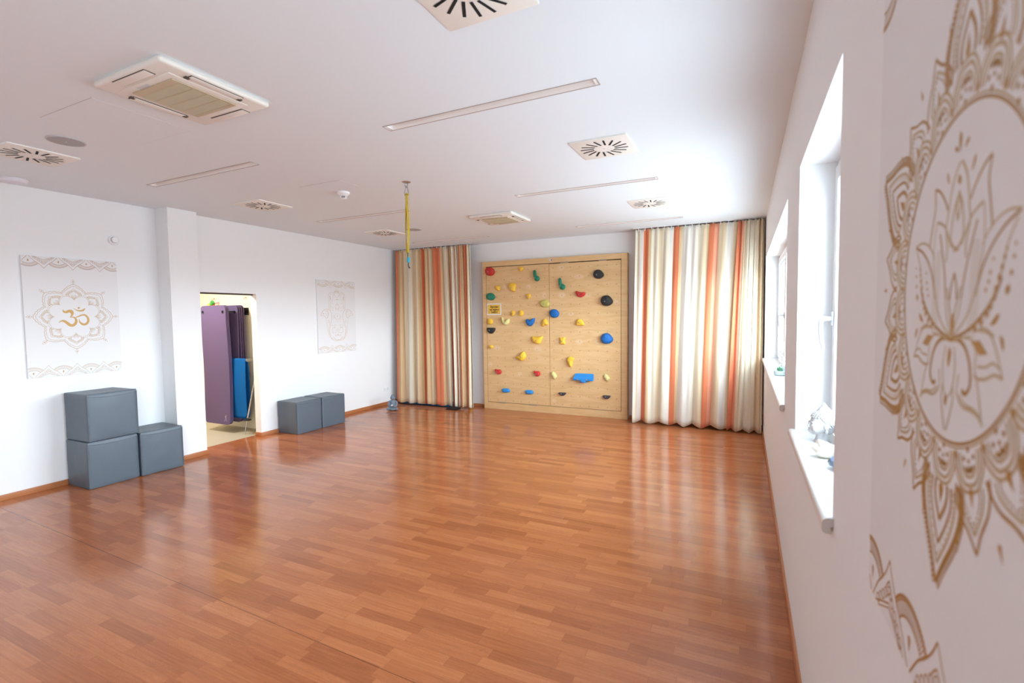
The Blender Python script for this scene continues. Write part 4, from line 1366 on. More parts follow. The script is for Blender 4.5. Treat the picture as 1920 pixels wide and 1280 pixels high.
CY = 7.60
def px(seq, a, b):
    return [((e-a)/(b-a), c) for e, c in seq]
curtain('broad striped curtain at the left end of the back wall, behind the grey buddha', (-6.135, -4.93), (-6.085, -4.80), CY, 2.980, 0.050, 11, 0.014, 0.034,  # stripe tones picked darker, standing in for weaker light on this side
        px([(742, ORG), (752, TAN), (760, BEI), (770, CRM), (780, BEI), (787, TAN), (793, RST), (803, TAN), (808, BEI), (811, TAN), (825, ORG), (830, TAN), (836, CRM), (840, BEI)], 738, 840), 11, ybot=-0.12)
curtain('narrow gathered striped curtain between the broad left curtain and the climbing wall', (-4.93, -4.47), (-4.82, -4.40), CY+0.015, 2.980, 0.040, 9, 0.030, 0.045,  # same cloth, darker stripes again in place of weaker light
        px([(844, RST), (849, TAN), (853, CRM), (858, ORG), (862, CRM), (868, BEI), (873, ORG), (880, TAN), (884, RST), (888, ORG), (893, BEI), (900, CRM)], 840, 900), 23, nu=300, ybot=-0.10)
curtain('wide striped curtain between the climbing wall and the right corner', (-1.530, -0.085), (-1.560, -0.20), CY, 2.980, 0.038, 11, 0.009, 0.034,
        px([(1193, CRM), (1195, BEI), (1203, WHT), (1215, ORG), (1219, TAN), (1234, CRM), (1240, BEI), (1252, CRM), (1260, WHT), (1272.5, ORG), (1279, TAN), (1312, WHT), (1326, CRM), (1337, BEI), (1346, ORG), (1354, PNK), (1366, BEI), (1380, WHT), (1389, BEI)], 1184, 1389), 37, ybot=-0.09, hem=0.024)
curtain('narrow bunched striped curtain hanging in the right corner beside the window', (-0.085, 0.232), (-0.215, 0.228), CY-0.02, 2.980, 0.030, 6, 0.028, 0.030,
        px([(1395, ORG), (1398, PNK), (1404, BEI), (1420, CRM), (1432, BEI)], 1389, 1432), 51, nu=240, ybot=-0.10, hem=0.018)
for lb, x0, x1 in (('thin white curtain rail on the ceiling over the left curtains', -6.20, -4.42), ('thin white curtain rail on the ceiling over the right curtains', -1.57, 0.235)):
    t = thing('curtain_rail', lb, 'curtain rail', ((x0+x1)/2, CY, H), group='curtain rails')
    a = (x1-x0)/2
    m = MB()
    m.box(-a, a, -0.010, 0.010, -0.003, 0)
    m.box(-a, a, -0.010, -0.007, -0.010, -0.003)
    m.box(-a, a, 0.007, 0.010, -0.010, -0.003)
    m.done('track', mat('rail_white', (222, 220, 218), 0.5), t, smooth=0)

# things half hidden behind the left curtain
M_GYM = mat('blue_gym_vinyl', (24, 92, 148), 0.5)
t = thing('gym_mat', 'blue gym mat with black underside peeking out below the left curtain', 'gym mat', (-5.46, 7.69, 0))
MB().box(-0.62, 0.52, -0.14, 0.14, 0.012, 0.036, 0.006).done('mat_cover', M_GYM, t)
MB().box(-0.62, 0.52, -0.15, 0.14, 0.0, 0.0115).done('base', M_BLACK, t, smooth=0)
t = thing('foam_pad', 'black foam pad edge under the gathered left curtain', 'foam pad', (-4.78, 7.40, 0))
MB().box(-0.10, 0.115, -0.04, 0.11, 0.0, 0.028, 0.004).done('pad', M_BLACK, t)
m = MB().ball((0, 0, 0.05), 0.05, 3)
o = m.done('ball', mat('yellow_rubber', (214, 178, 40), 0.5))
o.location = (-4.56, 7.69, 0)
tag(o, 'yellow ball mostly hidden behind the left curtain beside the climbing wall', 'ball')

# ================================================================== CLIMBING WALL
PX0, PX1, PZ1 = -4.302, -1.683, 2.660
LX0, LXM, LX1, LZ0, LZ1 = -4.226, -3.007, -1.780, 0.122, 2.570
t = thing('climbing_wall', 'big birch plywood climbing board with two framed panels on the back wall', 'climbing wall', ((PX0+PX1)/2, D-0.001, 0))
ox, oy = t.location[0], t.location[1]
YW = D-0.001-oy
YF = YP-oy
m = MB()
m.box(PX0-ox, LX0-ox, YF, YW, 0, PZ1, 0.003)
m.box(LX1-ox, PX1-ox, YF, YW, 0, PZ1, 0.003)
m.box(LX0-ox, LX1-ox, YF, YW, 0, LZ0, 0.003)
m.box(LX0-ox, LX1-ox, YF, YW, LZ1, PZ1, 0.003)
m.done('frame', M_PLYF, t, smooth=0)
gp = 0.007
MB().box(LX0+0.001-ox, LX1-0.001-ox, YF+0.026, YF+0.034, LZ0+0.001, LZ1-0.001).done('gap_shade_sheet', M_DARK, t, smooth=0)  # dark sheet added so the panel gaps look deep in shade
pl = MB().box(LX0+gp-ox, LXM-gp/2-ox, YF, YF+0.022, LZ0+gp, LZ1-gp-0.004, 0.0015).done('panel', M_PLY, t, smooth=0)
pr_ = MB().box(LXM+gp/2-ox, LX1-gp-ox, YF, YF+0.022, LZ0+gp, LZ1-gp-0.008, 0.0015).done('panel', M_PLY, t, smooth=0)
for (x0, x1, z), par in (((-2.805, -2.660, 2.566), pr_), ((-2.145, -2.020, 2.566), pr_), ((-4.002, -3.855, 0.125), pl), ((-3.402, -3.253, 0.125), pl)):
    m = MB()
    w = (x1-x0)/3
    for i in range(3):
        m.tube([(x0+i*w+0.001-ox, YF-0.003, z), (x0+(i+1)*w-0.001-ox, YF-0.003, z)], 0.006, 10)
    m.box(x0-ox, x1-ox, YF-0.0025, YF-0.0005, z-0.011, z+0.011)
    m.done('hinge', mat('steel_hinge', (176, 164, 146), 0.45, metal=0.4), par)
m = MB().box(-2.995-ox, -2.955-ox, YF-0.002, YF-0.0002, 2.605, 2.636)
lab = m.done('maker_label', mat('label_white', (226, 224, 222), 0.4), t, smooth=0)
MB().box(-2.974-ox, -2.957-ox, YF-0.0028, YF-0.0021, 2.609, 2.632).done('label_print', mat('label_dark', (66, 62, 70), 0.5), lab, smooth=0)

# ---- warning sign
SX, SZ = -4.0710, 1.8080
t = thing('warning_sign', 'small yellow warning sign with white border and German lettering on the climbing board', 'sign', (SX, YP-0.0005, SZ))
MB().box(-0.144, 0.144, -0.004, 0, -0.101, 0.101, 0.001).done('sign_plate', mat('sign_white', (232, 230, 236), 0.4), t, smooth=0)
MB().box(-0.126, 0.126, -0.0050, -0.0041, -0.083, 0.083).done('yellow_field', mat('sign_yellow', (236, 190, 66), 0.45), t, smooth=0)
m = MB()
for a, b, c, d in ((-0.126, 0.126, 0.0795, 0.083), (-0.126, 0.126, -0.083, -0.0795), (-0.126, -0.1225, -0.0795, 0.0795), (0.1225, 0.126, -0.0795, 0.0795)):
    m.box(a, b, -0.0054, -0.0051, c, d)
m.done('sign_outline', mat('sign_ochre', (150, 110, 30), 0.5), t, smooth=0)
MB().box(-0.106, -0.088, -0.0056, -0.0051, -0.062, -0.036).done('sign_badge', mat('sign_grey', (170, 160, 130), 0.5), t, smooth=0)
M_INK = mat('sign_ink', (44, 32, 22), 0.5)
def text_mesh(body, size, parent, loc, xs=0.8):
    cu = bpy.data.curves.new('sign_lettering', 'FONT')
    cu.body = body
    cu.size = size
    cu.align_x = 'CENTER'
    cu.offset = size*0.024
    ob = bpy.data.objects.new('tmp', cu)
    COL.objects.link(ob)
    dg = bpy.context.evaluated_depsgraph_get()
    me = bpy.data.meshes.new_from_object(ob.evaluated_get(dg))
    bpy.data.objects.remove(ob)
    M = Matrix.Translation(loc) @ Matrix.Rotation(PI/2, 4, 'X') @ Matrix.Diagonal((xs, 1, 1, 1))
    me.transform(M)
    o = bpy.data.objects.new('sign_lettering', me)
    me.materials.clear()
    me.materials.append(M_INK)
    COL.objects.link(o)
    o.parent = parent
text_mesh('Betreten', 0.058, t, (0.010, -0.0058, 0.026), 0.80)
text_mesh('auf eigene', 0.058, t, (0.006, -0.0058, -0.022), 0.80)
text_mesh('Gefahr!', 0.058, t, (0.008, -0.0058, -0.069), 0.80)

# ---- climbing holds
HC = {'red': (190, 46, 40), 'yellow': (232, 186, 56), 'green': (22, 120, 92), 'black': (36, 37, 40), 'olive': (190, 182, 96), 'pale': (216, 208, 140), 'blue': (8, 98, 172), 'sky': (36, 134, 208), 'slate': (58, 60, 66)}
HM = {k: mat('hold_'+k, v, 0.62, bump=0.35, bscale=420, var=0.05, vscale=60) for k, v in HC.items()}
SHAPES = {
 'blob': [(-.5, .05), (-.40, .36), (-.10, .5), (.22, .44), (.46, .16), (.5, -.12), (.30, -.42), (-.05, -.5), (-.36, -.38)],
 'egg': [(-.5, .0), (-.42, .34), (-.12, .5), (.25, .40), (.5, .02), (.40, -.34), (.05, -.5), (-.35, -.36)],
 'wide': [(-.5, .2), (-.30, .48), (.12, .5), (.42, .28), (.5, -.08), (.30, -.42), (-.1, -.5), (-.42, -.28)],
 'flat': [(-.5, .46), (-.2, .5), (.3, .5), (.5, .42), (.42, -.05), (.15, -.45), (-.12, -.48), (-.4, -.12)],
 'lip': [(-.5, .42), (.0, .5), (.5, .46), (.40, -.05), (.18, -.45), (-.15, -.5), (-.40, -.1)],
 'bean': [(-.5, .30), (-.36, .5), (-.12, .34), (.18, .26), (.44, .30), (.5, .0), (.30, -.36), (.02, -.5), (-.28, -.34)],
 'wedge': [(-.5, .25), (-.3, .40), (.0, .24), (.3, .5), (.5, .48), (.42, .0), (.18, -.38), (-.1, -.5), (-.4, -.2)],
 'moon': [(-.5, .5), (-.28, .42), (-.14, .04), (.10, .02), (.34, .28), (.5, .22), (.46, -.22), (.18, -.5), (-.20, -.42), (-.42, .0)],
 'tooth': [(-.5, .20), (-.30, .5), (.2, .46), (.5, .28), (.44, -.1), (.40, -.42), (.10, -.5), (-.12, -.30), (-.36, -.22)],
 'arch': [(-.45, .10), (-.16, .5), (.22, .44), (.5, -.20), (.22, -.36), (.06, -.12), (-.10, -.46), (-.5, -.5)],
 'bone': [(-.5, .48), (-.15, .42), (.2, .5), (.48, .40), (.36, .04), (.5, -.34), (.3, -.5), (-.1, -.48), (-.44, -.42), (-.40, .0)],
 'plate': [(-.5, .30), (-.40, .46), (.0, .40), (.44, .5), (.5, .36), (.36, -.1), (.24, -.45), (-.05, -.5), (-.46, -.12)],
 'horn': [(-.5, -.10), (-.1, .05), (.12, .42), (.30, .5), (.46, .20), (.5, -.05), (.34, -.36), (.08, -.5), (-.28, -.36)],
 'tear': [(-.5, .20), (-.2, .5), (.3, .42), (.5, .30), (.30, .08), (.26, -.2), (.10, -.5), (-.10, -.44), (-.36, -.10)],
 'leaf': [(-.5, .28), (-.22, .5), (.2, .3), (.5, -.05), (.42, -.3), (.16, -.5), (-.1, -.36), (-.4, -.05)],
 'drop': [(-.5, .5), (-.1, .48), (.32, .46), (.5, .02), (.36, -.38), (.0, -.5), (-.28, -.16)],
 'pill': [(-.5, .05), (-.40, .42), (-.1, .5), (.3, .46), (.5, .10), (.46, -.3), (.2, -.5), (-.25, -.48), (-.46, -.28)],
 'nut': [(-.5, .12), (-.28, .46), (.1, .5), (.42, .30), (.5, -.05), (.28, -.36), (.05, -.5), (-.32, -.42)],
 'pear': [(-.42, -.12), (-.24, .36), (-.02, .5), (.30, .32), (.5, -.05), (.24, -.42), (-.18, -.5)],
 'half': [(-.5, -.44), (-.48, .16), (-.26, .5), (.12, .44), (.48, -.14), (.5, -.46), (.0, -.5)],
 'dome': [(-.5, -.05), (-.38, .34), (-.1, .5), (.2, .42), (.48, .02), (.44, -.28), (.1, -.5), (-.3, -.42)],
 'star': [(-.5, .1), (-.24, .5), (.16, .34), (.5, .36), (.30, .0), (.44, -.4), (.0, -.26), (-.3, -.5), (-.3, -.12)],
}
HOLDS = [
 ('red', 'egg', .075, 'big round red climbing hold in the top left corner of the board'),
 ('yellow', 'nut', .035, 'small yellow climbing hold at the upper edge of the left panel'),
 ('green', 'hook', .060, 'green hook-shaped climbing hold at the top right of the left panel'),
 ('black', 'dome', .075, 'black round climbing hold at the top of the right panel'),
 ('green', 'hook', .060, 'green hook-shaped climbing hold at the upper left of the right panel'),
 ('yellow', 'tooth', .040, 'small yellow climbing hold right above the round green one on the left'),
 ('yellow', 'tooth', .060, 'tall yellow climbing hold with a notched foot in the upper left panel'),
 ('green', 'egg', .065, 'round green climbing hold directly above the yellow warning sign'),
 ('yellow', 'nut', .038, 'tiny yellow knob hold between the tall yellow and the olive round one'),
 ('olive', 'egg', .050, 'round olive climbing hold at the right edge of the left panel'),
 ('red', 'bean', .055, 'red bean-shaped climbing hold on the right panel'),
 ('black', 'dome', .090, 'largest black climbing hold at the upper right of the right panel'),
 ('yellow', 'pear', .040, 'left one of two small yellow holds side by side right of the warning sign'),
 ('yellow', 'pear', .042, 'right one of two small yellow holds side by side right of the warning sign'),
 ('blue', 'egg', .065, 'round blue climbing hold at the seam between both panels'),
 ('yellow', 'blob', .045, 'round yellow climbing hold right below the warning sign'),
 ('pale', 'moon', .055, 'pale olive crescent climbing hold below right of the warning sign'),
 ('blue', 'wedge', .065, 'blue fin-shaped climbing hold in the middle of the left panel'),
 ('yellow', 'arch', .048, 'yellow arch-shaped climbing hold at the middle right edge of the left panel'),
 ('yellow', 'half', .050, 'yellow climbing hold in the middle of the right panel below the red bean'),
 ('black', 'flat', .060, 'flat topped black climbing hold at the left edge below the round yellow one'),
 ('yellow', 'plate', .060, 'broad yellow climbing hold at the lower right of the left panel'),
 ('yellow', 'bone', .045, 'yellow bone-shaped climbing hold at the left of the right panel'),
 ('blue', 'dome', .095, 'large dome-shaped blue climbing hold at the right edge of the right panel'),
 ('yellow', 'nut', .035, 'tiny yellow knob hold at the left edge below the flat topped black one'),
 ('yellow', 'horn', .070, 'large yellow horn-shaped climbing hold low in the left panel'),
 ('yellow', 'tear', .060, 'long yellow drop-shaped climbing hold pointing down in the right panel'),
 ('red', 'drop', .050, 'left one of the two small red holds low on the left panel'),
 ('red', 'drop', .050, 'right one of the two small red holds low on the left panel'),
 ('pale', 'leaf', .042, 'pale olive climbing hold beside the panel seam, level with the blue block hold'),
 ('sky', 'block', .090, 'blue block-shaped volume with a lower tongue on the right panel'),
 ('pale', 'leaf', .042, 'pale olive climbing hold to the right of the blue block hold'),
 ('sky', 'pill', .050, 'left one of two flat blue foot holds at the bottom of the left panel'),
 ('sky', 'pill', .050, 'right one of two flat blue foot holds at the bottom of the left panel'),
 ('slate', 'lip', .048, 'left one of two small black foot holds at the bottom of the right panel'),
 ('slate', 'lip', .048, 'right one of two small black foot holds at the bottom of the right panel'),
]
def dome(m, pts, depth, peak=(0.0, -0.06)):
    """inflate an outline standing on the board (local x, z) towards -y"""
    base = catmull(pts, 4)
    n = len(base)
    R = 7
    rings = []
    for j in range(R):
        a = (j/R)*PI/2
        s = math.cos(a)**0.42
        d = math.sin(a)**0.95
        rings.append([m.bm.verts.new((peak[0]*(1-s)+u*s, -depth*d, peak[1]*(1-s)+v*s)) for u, v in base])
    for j in range(R-1):
        for k in range(n):
            m.bm.faces.new((rings[j][k], rings[j][(k+1) % n], rings[j+1][(k+1) % n], rings[j+1][k]))
    c = m.bm.verts.new((peak[0], -depth, peak[1]))
    for k in range(n):
        m.bm.faces.new((rings[-1][k], rings[-1][(k+1) % n], c))
    m.bm.faces.new(rings[0][::-1])
for i, ((col, shp, dep, lb), (hx, hz, hw, hh)) in enumerate(zip(HOLDS, HOLDPOS)):
    t = thing('climbing_hold', lb, 'climbing hold', (hx, YP-0.0005, hz), group='climbing holds on the plywood board')
    m = MB()
    bx, bz, by = 0.0, -0.02*hh, dep*0.985
    if shp == 'hook':
        m.tube([(-0.26*hw, -0.022, 0.50*hh), (-0.25*hw, -0.030, 0.44*hh), (-0.20*hw, -0.034, 0.1*hh), (-0.10*hw, -0.034, -0.25*hh)], [0.018, 0.026, 0.027, 0.026], 14)
        m.ball((0.12*hw, -0.030, -0.26*hh), (0.40*hw, 0.040, 0.25*hh), 3, RY(-0.3))
        m.ball((-0.12*hw, -0.026, -0.14*hh), (0.26*hw, 0.034, 0.22*hh), 3)
        bx, bz, by = -0.16*hw, -0.18*hh, 0.062
        m.done('hold_body', HM[col], t, smooth=70)
    elif shp == 'block':
        a, h2 = hw/2, hh/2
        prof = [(-0.0, 0.42), (-0.30, 0.42), (-0.86, -0.02), (-1.0, -0.10), (-1.0, -0.28), (-0.0, -0.30)]
        for x0, x1 in ((-a, a),):
            r0 = [m.bm.verts.new((x0+(0.022 if p[1] > 0.3 else 0.0), p[0]*dep, p[1]*hh)) for p in prof]
            r1 = [m.bm.verts.new((x1-(0.006 if p[1] > 0.3 else 0.0), p[0]*dep, p[1]*hh)) for p in prof]
            k = len(prof)
            for q in range(k):
                m.bm.faces.new((r0[q], r0[(q+1) % k], r1[(q+1) % k], r1[q]))
            m.bm.faces.new(r0[::-1])
            m.bm.faces.new(r1)
        bmesh.ops.bevel(m.bm, geom=list(m.bm.edges), offset=0.005, segments=2, affect='EDGES')
        m.box(-0.045, 0.055, -dep*1.02, -0.002, -0.5*hh, -0.14*hh, 0.012, 3)
        m.done('hold_body', HM[col], t, smooth=40)
        for sx in (-0.28, 0.20):
            MB().lathe([(0.013, -dep-0.001), (0.013, -dep-0.004), (0.001, -dep-0.005)], (sx*hw, 0, -0.17*hh), n=16, axis='y').done('bolt', M_BOLT, t)
        continue
    else:
        pk = {'horn': (0.12, -0.05), 'flat': (0, 0.12), 'lip': (0, 0.16), 'egg': (0.02, -0.02), 'moon': (0.05, -0.25), 'tear': (-0.06, 0.12)}.get(shp, (0, -0.04))
        pk = (pk[0]*hw, pk[1]*hh)
        dome(m, [(u*hw, v*hh) for u, v in SHAPES[shp]], dep, pk)
        for v in m.bm.verts:
            if v.co.y < -0.004:
                nn = noise.noise(Vector((v.co.x*26+i*3.1, v.co.z*26, v.co.y*26)))
                v.co.y += nn*dep*0.12
        m.done('hold_body', HM[col], t, smooth=70)
        bx, bz = pk[0]-0.08*hw, pk[1]-0.04*hh
    MB().lathe([(0.0100, -by+0.006), (0.0100, -by-0.0025), (0.006, -by-0.003), (0.005, -by-0.0005), (0.001, -by-0.0005)], (bx, 0, bz), n=16, axis='y').done('bolt', M_BOLT, t)

# ================================================================== STORAGE CLOSET CONTENTS
M_PUR = mat('purple_foam', (100, 84, 116), 0.9, bump=0.25, bscale=500, spec=0.2)
M_BLU = mat('blue_foam', (10, 92, 158), 0.9, bump=0.25, bscale=500, spec=0.2)
def sheet(m, path, x0, x1, th, rad, holes=()):
    """foam sheet of thickness th following a (y, z) path, with rounded ends"""
    S = [0.0]
    for a, b in zip(path, path[1:]):
        S.append(S[-1]+math.hypot(b[0]-a[0], b[1]-a[1]))
    L = S[-1]
    rows = []
    for i, (y, z) in enumerate(path):
        a, b = path[max(i-1, 0)], path[min(i+1, len(path)-1)]
        dy, dz = b[0]-a[0], b[1]-a[1]
        d = math.hypot(dy, dz)
        ny, nz = dz/d*th/2, -dy/d*th/2
        e = min(S[i], L-S[i])
        ins = rad-math.sqrt(max(0, rad*rad-(rad-e)**2)) if e < rad else 0.0
        rows.append([m.bm.verts.new(p) for p in ((x0+ins, y-ny, z-nz), (x1-ins, y-ny, z-nz), (x1-ins, y+ny, z+nz), (x0+ins, y+ny, z+nz))])
    for a, b in zip(rows, rows[1:]):
        for k in range(4):
            m.bm.faces.new((a[k], a[(k+1) % 4], b[(k+1) % 4], b[k]))
    m.bm.faces.new(rows[0][::-1])
    m.bm.faces.new(rows[-1])
def zs_(z0, z1, rad=0.07):
    zz = [z0+rad*(1-math.cos(k*PI/16)) for k in range(9)]
    n = 22
    zz += [z0+rad+(z1-z0-2*rad)*k/n for k in range(1, n)]
    zz += [z1-rad*(1-math.cos(k*PI/16)) for k in range(8, -1, -1)]
    return zz
MATS_P = [(4.590, 0.000, 0.125, 1.890, 'frontmost purple exercise mat hanging in the closet, with two black eyelets'),
          (4.606, 0.004, 0.128, 1.893, 'second purple exercise mat from the front of the hanging row in the closet'),
          (4.622, 0.008, 0.130, 1.895, 'third purple exercise mat of the front bundle hanging in the closet'),
          (4.772, 0.004, 0.135, 1.893, 'first purple exercise mat of the rear bundle, right behind the dark gap'),
          (4.802, 0.006, 0.135, 1.895, 'second purple exercise mat of the rear bundle on the closet rack'),
          (4.832, 0.006, 0.135, 1.897, 'third purple exercise mat of the rear bundle on the closet rack'),
          (4.864, 0.008, 0.135, 1.899, 'last purple exercise mat of the row, closest to the cream closet wall')]
for i, (y, dx, z0, z1, lb) in enumerate(MATS_P):
    t = thing('exercise_mat', lb, 'exercise mat', (-7.125+dx, y, 0), group='purple exercise mats hanging in the closet')
    m = MB()
    bend = 0.020 if i < 3 else 0.0
    spread = -0.012 if i == 3 else 0.0
    path = [(bend*(math.sin((z-z0)/(z1-z0)*PI*1.15)-0.2)*min(1.0, (z1-z)/0.4) + spread*min(1.0, (z1-z)/0.7), z) for z in zs_(z0, z1)]
    sheet(m, path, -0.295, 0.295, 0.0125, 0.07)
    mo = m.done('mat_sheet', M_PUR, t, smooth=50)
    cut = MB()                                           # real holes for the rack arms
    for sx in (-0.232, 0.232):
        cut.lathe([(0.020, -0.06), (0.020, 0.06)], (sx, 0, 1.7935), n=24, axis='y')
    co = cut.done('cutter', M_BLACK, t, smooth=0)
    bl = mo.modifiers.new('b', 'BOOLEAN')
    bl.operation = 'DIFFERENCE'
    bl.object = co
    bl.solver = 'EXACT'
    dg = bpy.context.evaluated_depsgraph_get()
    me = bpy.data.meshes.new_from_object(mo.evaluated_get(dg))
    mo.modifiers.clear()
    mo.data = me
    bpy.data.objects.remove(co)
    for p in me.polygons:
        p.use_smooth = True
    me.set_sharp_from_angle(angle=math.radians(50))
    yt = -0.0062+path[-6][0]
    for sx in (-0.232, 0.232):
        e = MB()
        e.tube([(sx+0.0232*math.cos(a), yt-0.0005, 1.7935+0.0232*math.sin(a)) for a in [2*PI*q/24 for q in range(25)]], 0.0034, 8, cap=False)
        e.done('eyelet', M_BLACK, t, smooth=60)
    if i == 0:
        m = Ink(lambda u, v: (0.205+u, -0.0125, 0.215+v))
        m.line([(-0.018, 0.040), (0.0, 0.015), (0.022, -0.040)], 0.004)
        m.line([(0.004, 0.042), (0.0, 0.015), (-0.030, -0.040)], 0.004)
        m.line([(-0.020, 0.034), (0.014, 0.030)], 0.004)
        m.dot((0.010, 0.052), 0.006)
        m.done('figure_logo', mat('logo_silver', (196, 186, 200), 0.5), t)
t = thing('mat_rack', 'black steel mat rack bracket screwed to the cream closet wall', 'rack', (-7.121, 4.949, 1.805))
MB().box(-0.34, 0.296, -0.008, 0, -0.056, 0.056, 0.002).done('wall_plate', M_BLACK, t, smooth=0)
for sx in (-0.232, 0.232):
    MB().tube([(sx, -0.008, -0.004), (sx, -0.362, -0.004)], 0.010, 12).done('arm', M_BLACK, t)
for sz in (-0.038, 0.038):
    MB().lathe([(0.008, -0.011), (0.008, -0.008)], (0.274, 0, sz), n=14, axis='y').done('screw', M_STEEL, t)
t = thing('folded_mat', 'blue foam mat folded over a bar in the closet beside the purple mats', 'exercise mat', (-6.835, 4.695, 0))
arc = [(0.0175*-math.cos(k*PI/10), 1.087+0.0175*math.sin(k*PI/10)) for k in range(11)]
path = [(-0.0175-0.012*math.sin((z-0.24)/0.85*PI), z) for z in [0.245+0.06*(1-math.cos(k*PI/16)) for k in range(9)]+[0.305+(1.087-0.305)*k/14 for k in range(1, 14)]]
path += arc
path += [(0.0175+0.016*math.sin((z-0.20)/0.9*PI), z) for z in [1.087-(1.087-0.27)*k/14 for k in range(1, 14)]+[0.21+0.06*(1-math.cos(k*PI/16)) for k in range(8, -1, -1)]]
m = MB()
sheet(m, path, -0.27, 0.265, 0.012, 0.075)
m.done('mat_sheet', M_BLU, t, smooth=60)
t = thing('hanging_bar', 'grey metal bar with rounded end carrying the blue folded mat in the closet', 'wall bracket', (-6.56, 4.949, 1.087))
MB().tube([(-0.55, -0.254, 0), (0.0, -0.254, 0)], 0.0095, 12).done('rod', mat('rack_grey', (168, 168, 162), 0.4, metal=0.5), t)
m = MB()
pts = [(-0.255+0.022*math.cos(a), 0.022*math.sin(a)) for a in [PI/2+PI*k/12 for k in range(13)]]+[(0.0, -0.022), (0.0, 0.022)]
r0 = [m.bm.verts.new((0.004, y, z)) for y, z in pts]
r1 = [m.bm.verts.new((0.014, y, z)) for y, z in pts]
for k in range(len(pts)):
    m.bm.faces.new((r0[k], r0[(k+1) % len(pts)], r1[(k+1) % len(pts)], r1[k]))
m.bm.faces.new(r0[::-1])
m.bm.faces.new(r1)
m.done('side_arm', mat('rack_grey', (168, 168, 162), 0.4), t, smooth=40)
t = thing('walking_pole', 'slim chrome pole with black disc leaning in the closet beside the blue mat', 'pole', (-6.600, 4.640, 0))
dv = Vector((0.155, 0.165, 1.15))
P = lambda q: tuple(dv*q)
MB().tube([P(0.0), P(0.02), P(0.19)], [0.004, 0.0075, 0.0085], 12).done('tip', M_STEEL, t)
MB().tube([P(0.19), P(0.55), P(0.55), P(1.0)], [0.0115, 0.0125, 0.010, 0.010], 12).done('shaft', mat('pole_chrome', (206, 202, 200), 0.25, metal=0.9), t)
MB().lathe([(0.012, 0.195), (0.050, 0.200), (0.055, 0.206), (0.050, 0.213), (0.016, 0.224), (0.013, 0.240)], (P(0.19)[0], P(0.19)[1], 0), n=32).done('disc', M_BLACK, t)
# unseen lamp, added because the closet wall and mats read bright
t = thing('closet_lamp', 'unseen flat round ceiling lamp added inside the storage closet', 'lamp', (-7.15, 3.75, 2.6))
MB().lathe([(0.15, 0.0), (0.15, -0.02), (0.14, -0.025)], n=32).done('lamp_base', M_PVC, t)
le = mat('lamp_glow', (255, 240, 215), 0.5)
le.node_tree.nodes['Principled BSDF'].inputs['Emission Color'].default_value = (1.0, 0.90, 0.74, 1)
le.node_tree.nodes['Principled BSDF'].inputs['Emission Strength'].default_value = 3.0
MB().lathe([(0.14, -0.025), (0.12, -0.04), (0.001, -0.045)], n=32).done('lamp_shade', le, t)
ld = bpy.data.lights.new('closet_lamp_light', 'AREA')
ld.shape = 'DISK'
ld.size = 0.26
ld.energy = 50.0
ld.color = (1.0, 0.975, 0.94)
lo = bpy.data.objects.new('closet_lamp_light', ld)
lo.location = (0, 0, -0.055)
lo.parent = t
COL.objects.link(lo)
# colourful cloth bag on a hook, half hidden by the purple mats
t = thing('cloth_bag', 'orange and red cloth bag with green cord stop, hanging left of the purple mats', 'bag', (-7.54, 4.86, 1.90))
m = MB().tube([(0.0, 0, 0.02), (0.0, 0, -0.05), (-0.01, 0, -0.16), (-0.012, 0, -0.32), (-0.01, 0, -0.50), (0, 0, -0.56)], [0.03, 0.075, 0.085, 0.080, 0.070, 0.02], 16)
for v in m.bm.verts:
    v.co.y = v.co.y*0.75
m.done('bag_body', mat('orange_cloth', (222, 84, 34), 0.8, var=0.3, vscale=12), t, smooth=60)
MB().tube([(-0.035, -0.03, 0.03), (-0.060, -0.045, -0.06)], [0.022, 0.020], 12).done('yellow_trim', mat('yellow_cloth', (236, 206, 52), 0.7), t)
MB().tube([(-0.006, -0.02, 0.022), (0.028, -0.02, 0.062)], 0.032, 14).done('cord_stop', mat('green_plastic', (74, 168, 84), 0.5), t)
MB().tube([(0.006, -0.02, 0.0), (0.03, 0.02, 0.04), (0.02, 0.085, 0.05)], 0.006, 8).done('cord', mat('red_cord', (196, 52, 36), 0.7), t)
for i, (hx, lb) in enumerate(((-7.64, 'left small brass coat hook high on the cream closet wall'), (-6.88, 'right small brass coat hook high on the cream closet wall'))):
    t = thing('coat_hook', lb, 'hook', (hx, 4.9495, 2.016), group='small hooks on the closet wall')
    MB().lathe([(0.014, -0.003), (0.014, 0.0)], n=16, axis='y').done('plate', mat('hook_brass', (196, 178, 140), 0.4, metal=0.5), t)
    MB().tube([(0, 0, 0), (0, -0.028, -0.004), (0, -0.036, -0.016), (0, -0.032, -0.028), (0, -0.022, -0.026)], 0.004, 8).done('prong', mat('hook_brass', (196, 178, 140), 0.4, metal=0.5), t)

# ================================================================== ON THE WINDOW SILLS
SZ_ = 1.0703
M_WHT = mat('white_ceramic', (194, 195, 196), 0.35)
t = thing('buddha_bust', 'white ceramic buddha head on the sill of the nearer window', 'statue', (0.332, 2.690, SZ_), -PI/2+0.25)
m = MB()                                                 # faces -y before turning
m.lathe([(0.036, 0.0), (0.037, 0.004), (0.030, 0.012), (0.026, 0.030), (0.027, 0.045)], (0, 0.006, 0), n=32)
m.ball((0, 0.006, 0.092), (0.045, 0.052, 0.055), 3)
m.ball((0, -0.020, 0.070), (0.034, 0.032, 0.034), 3)
m.ball((0, -0.030, 0.050), (0.018, 0.018, 0.014), 3)
m.tube([(0, -0.043, 0.098), (0, -0.050, 0.085), (0, -0.0545, 0.075), (0, -0.051, 0.071)], [0.0045, 0.0055, 0.0070, 0.0055], 10)
m.ball((0, -0.051, 0.058), (0.012, 0.006, 0.0035), 2)
m.ball((0, -0.050, 0.053), (0.010, 0.006, 0.0035), 2)
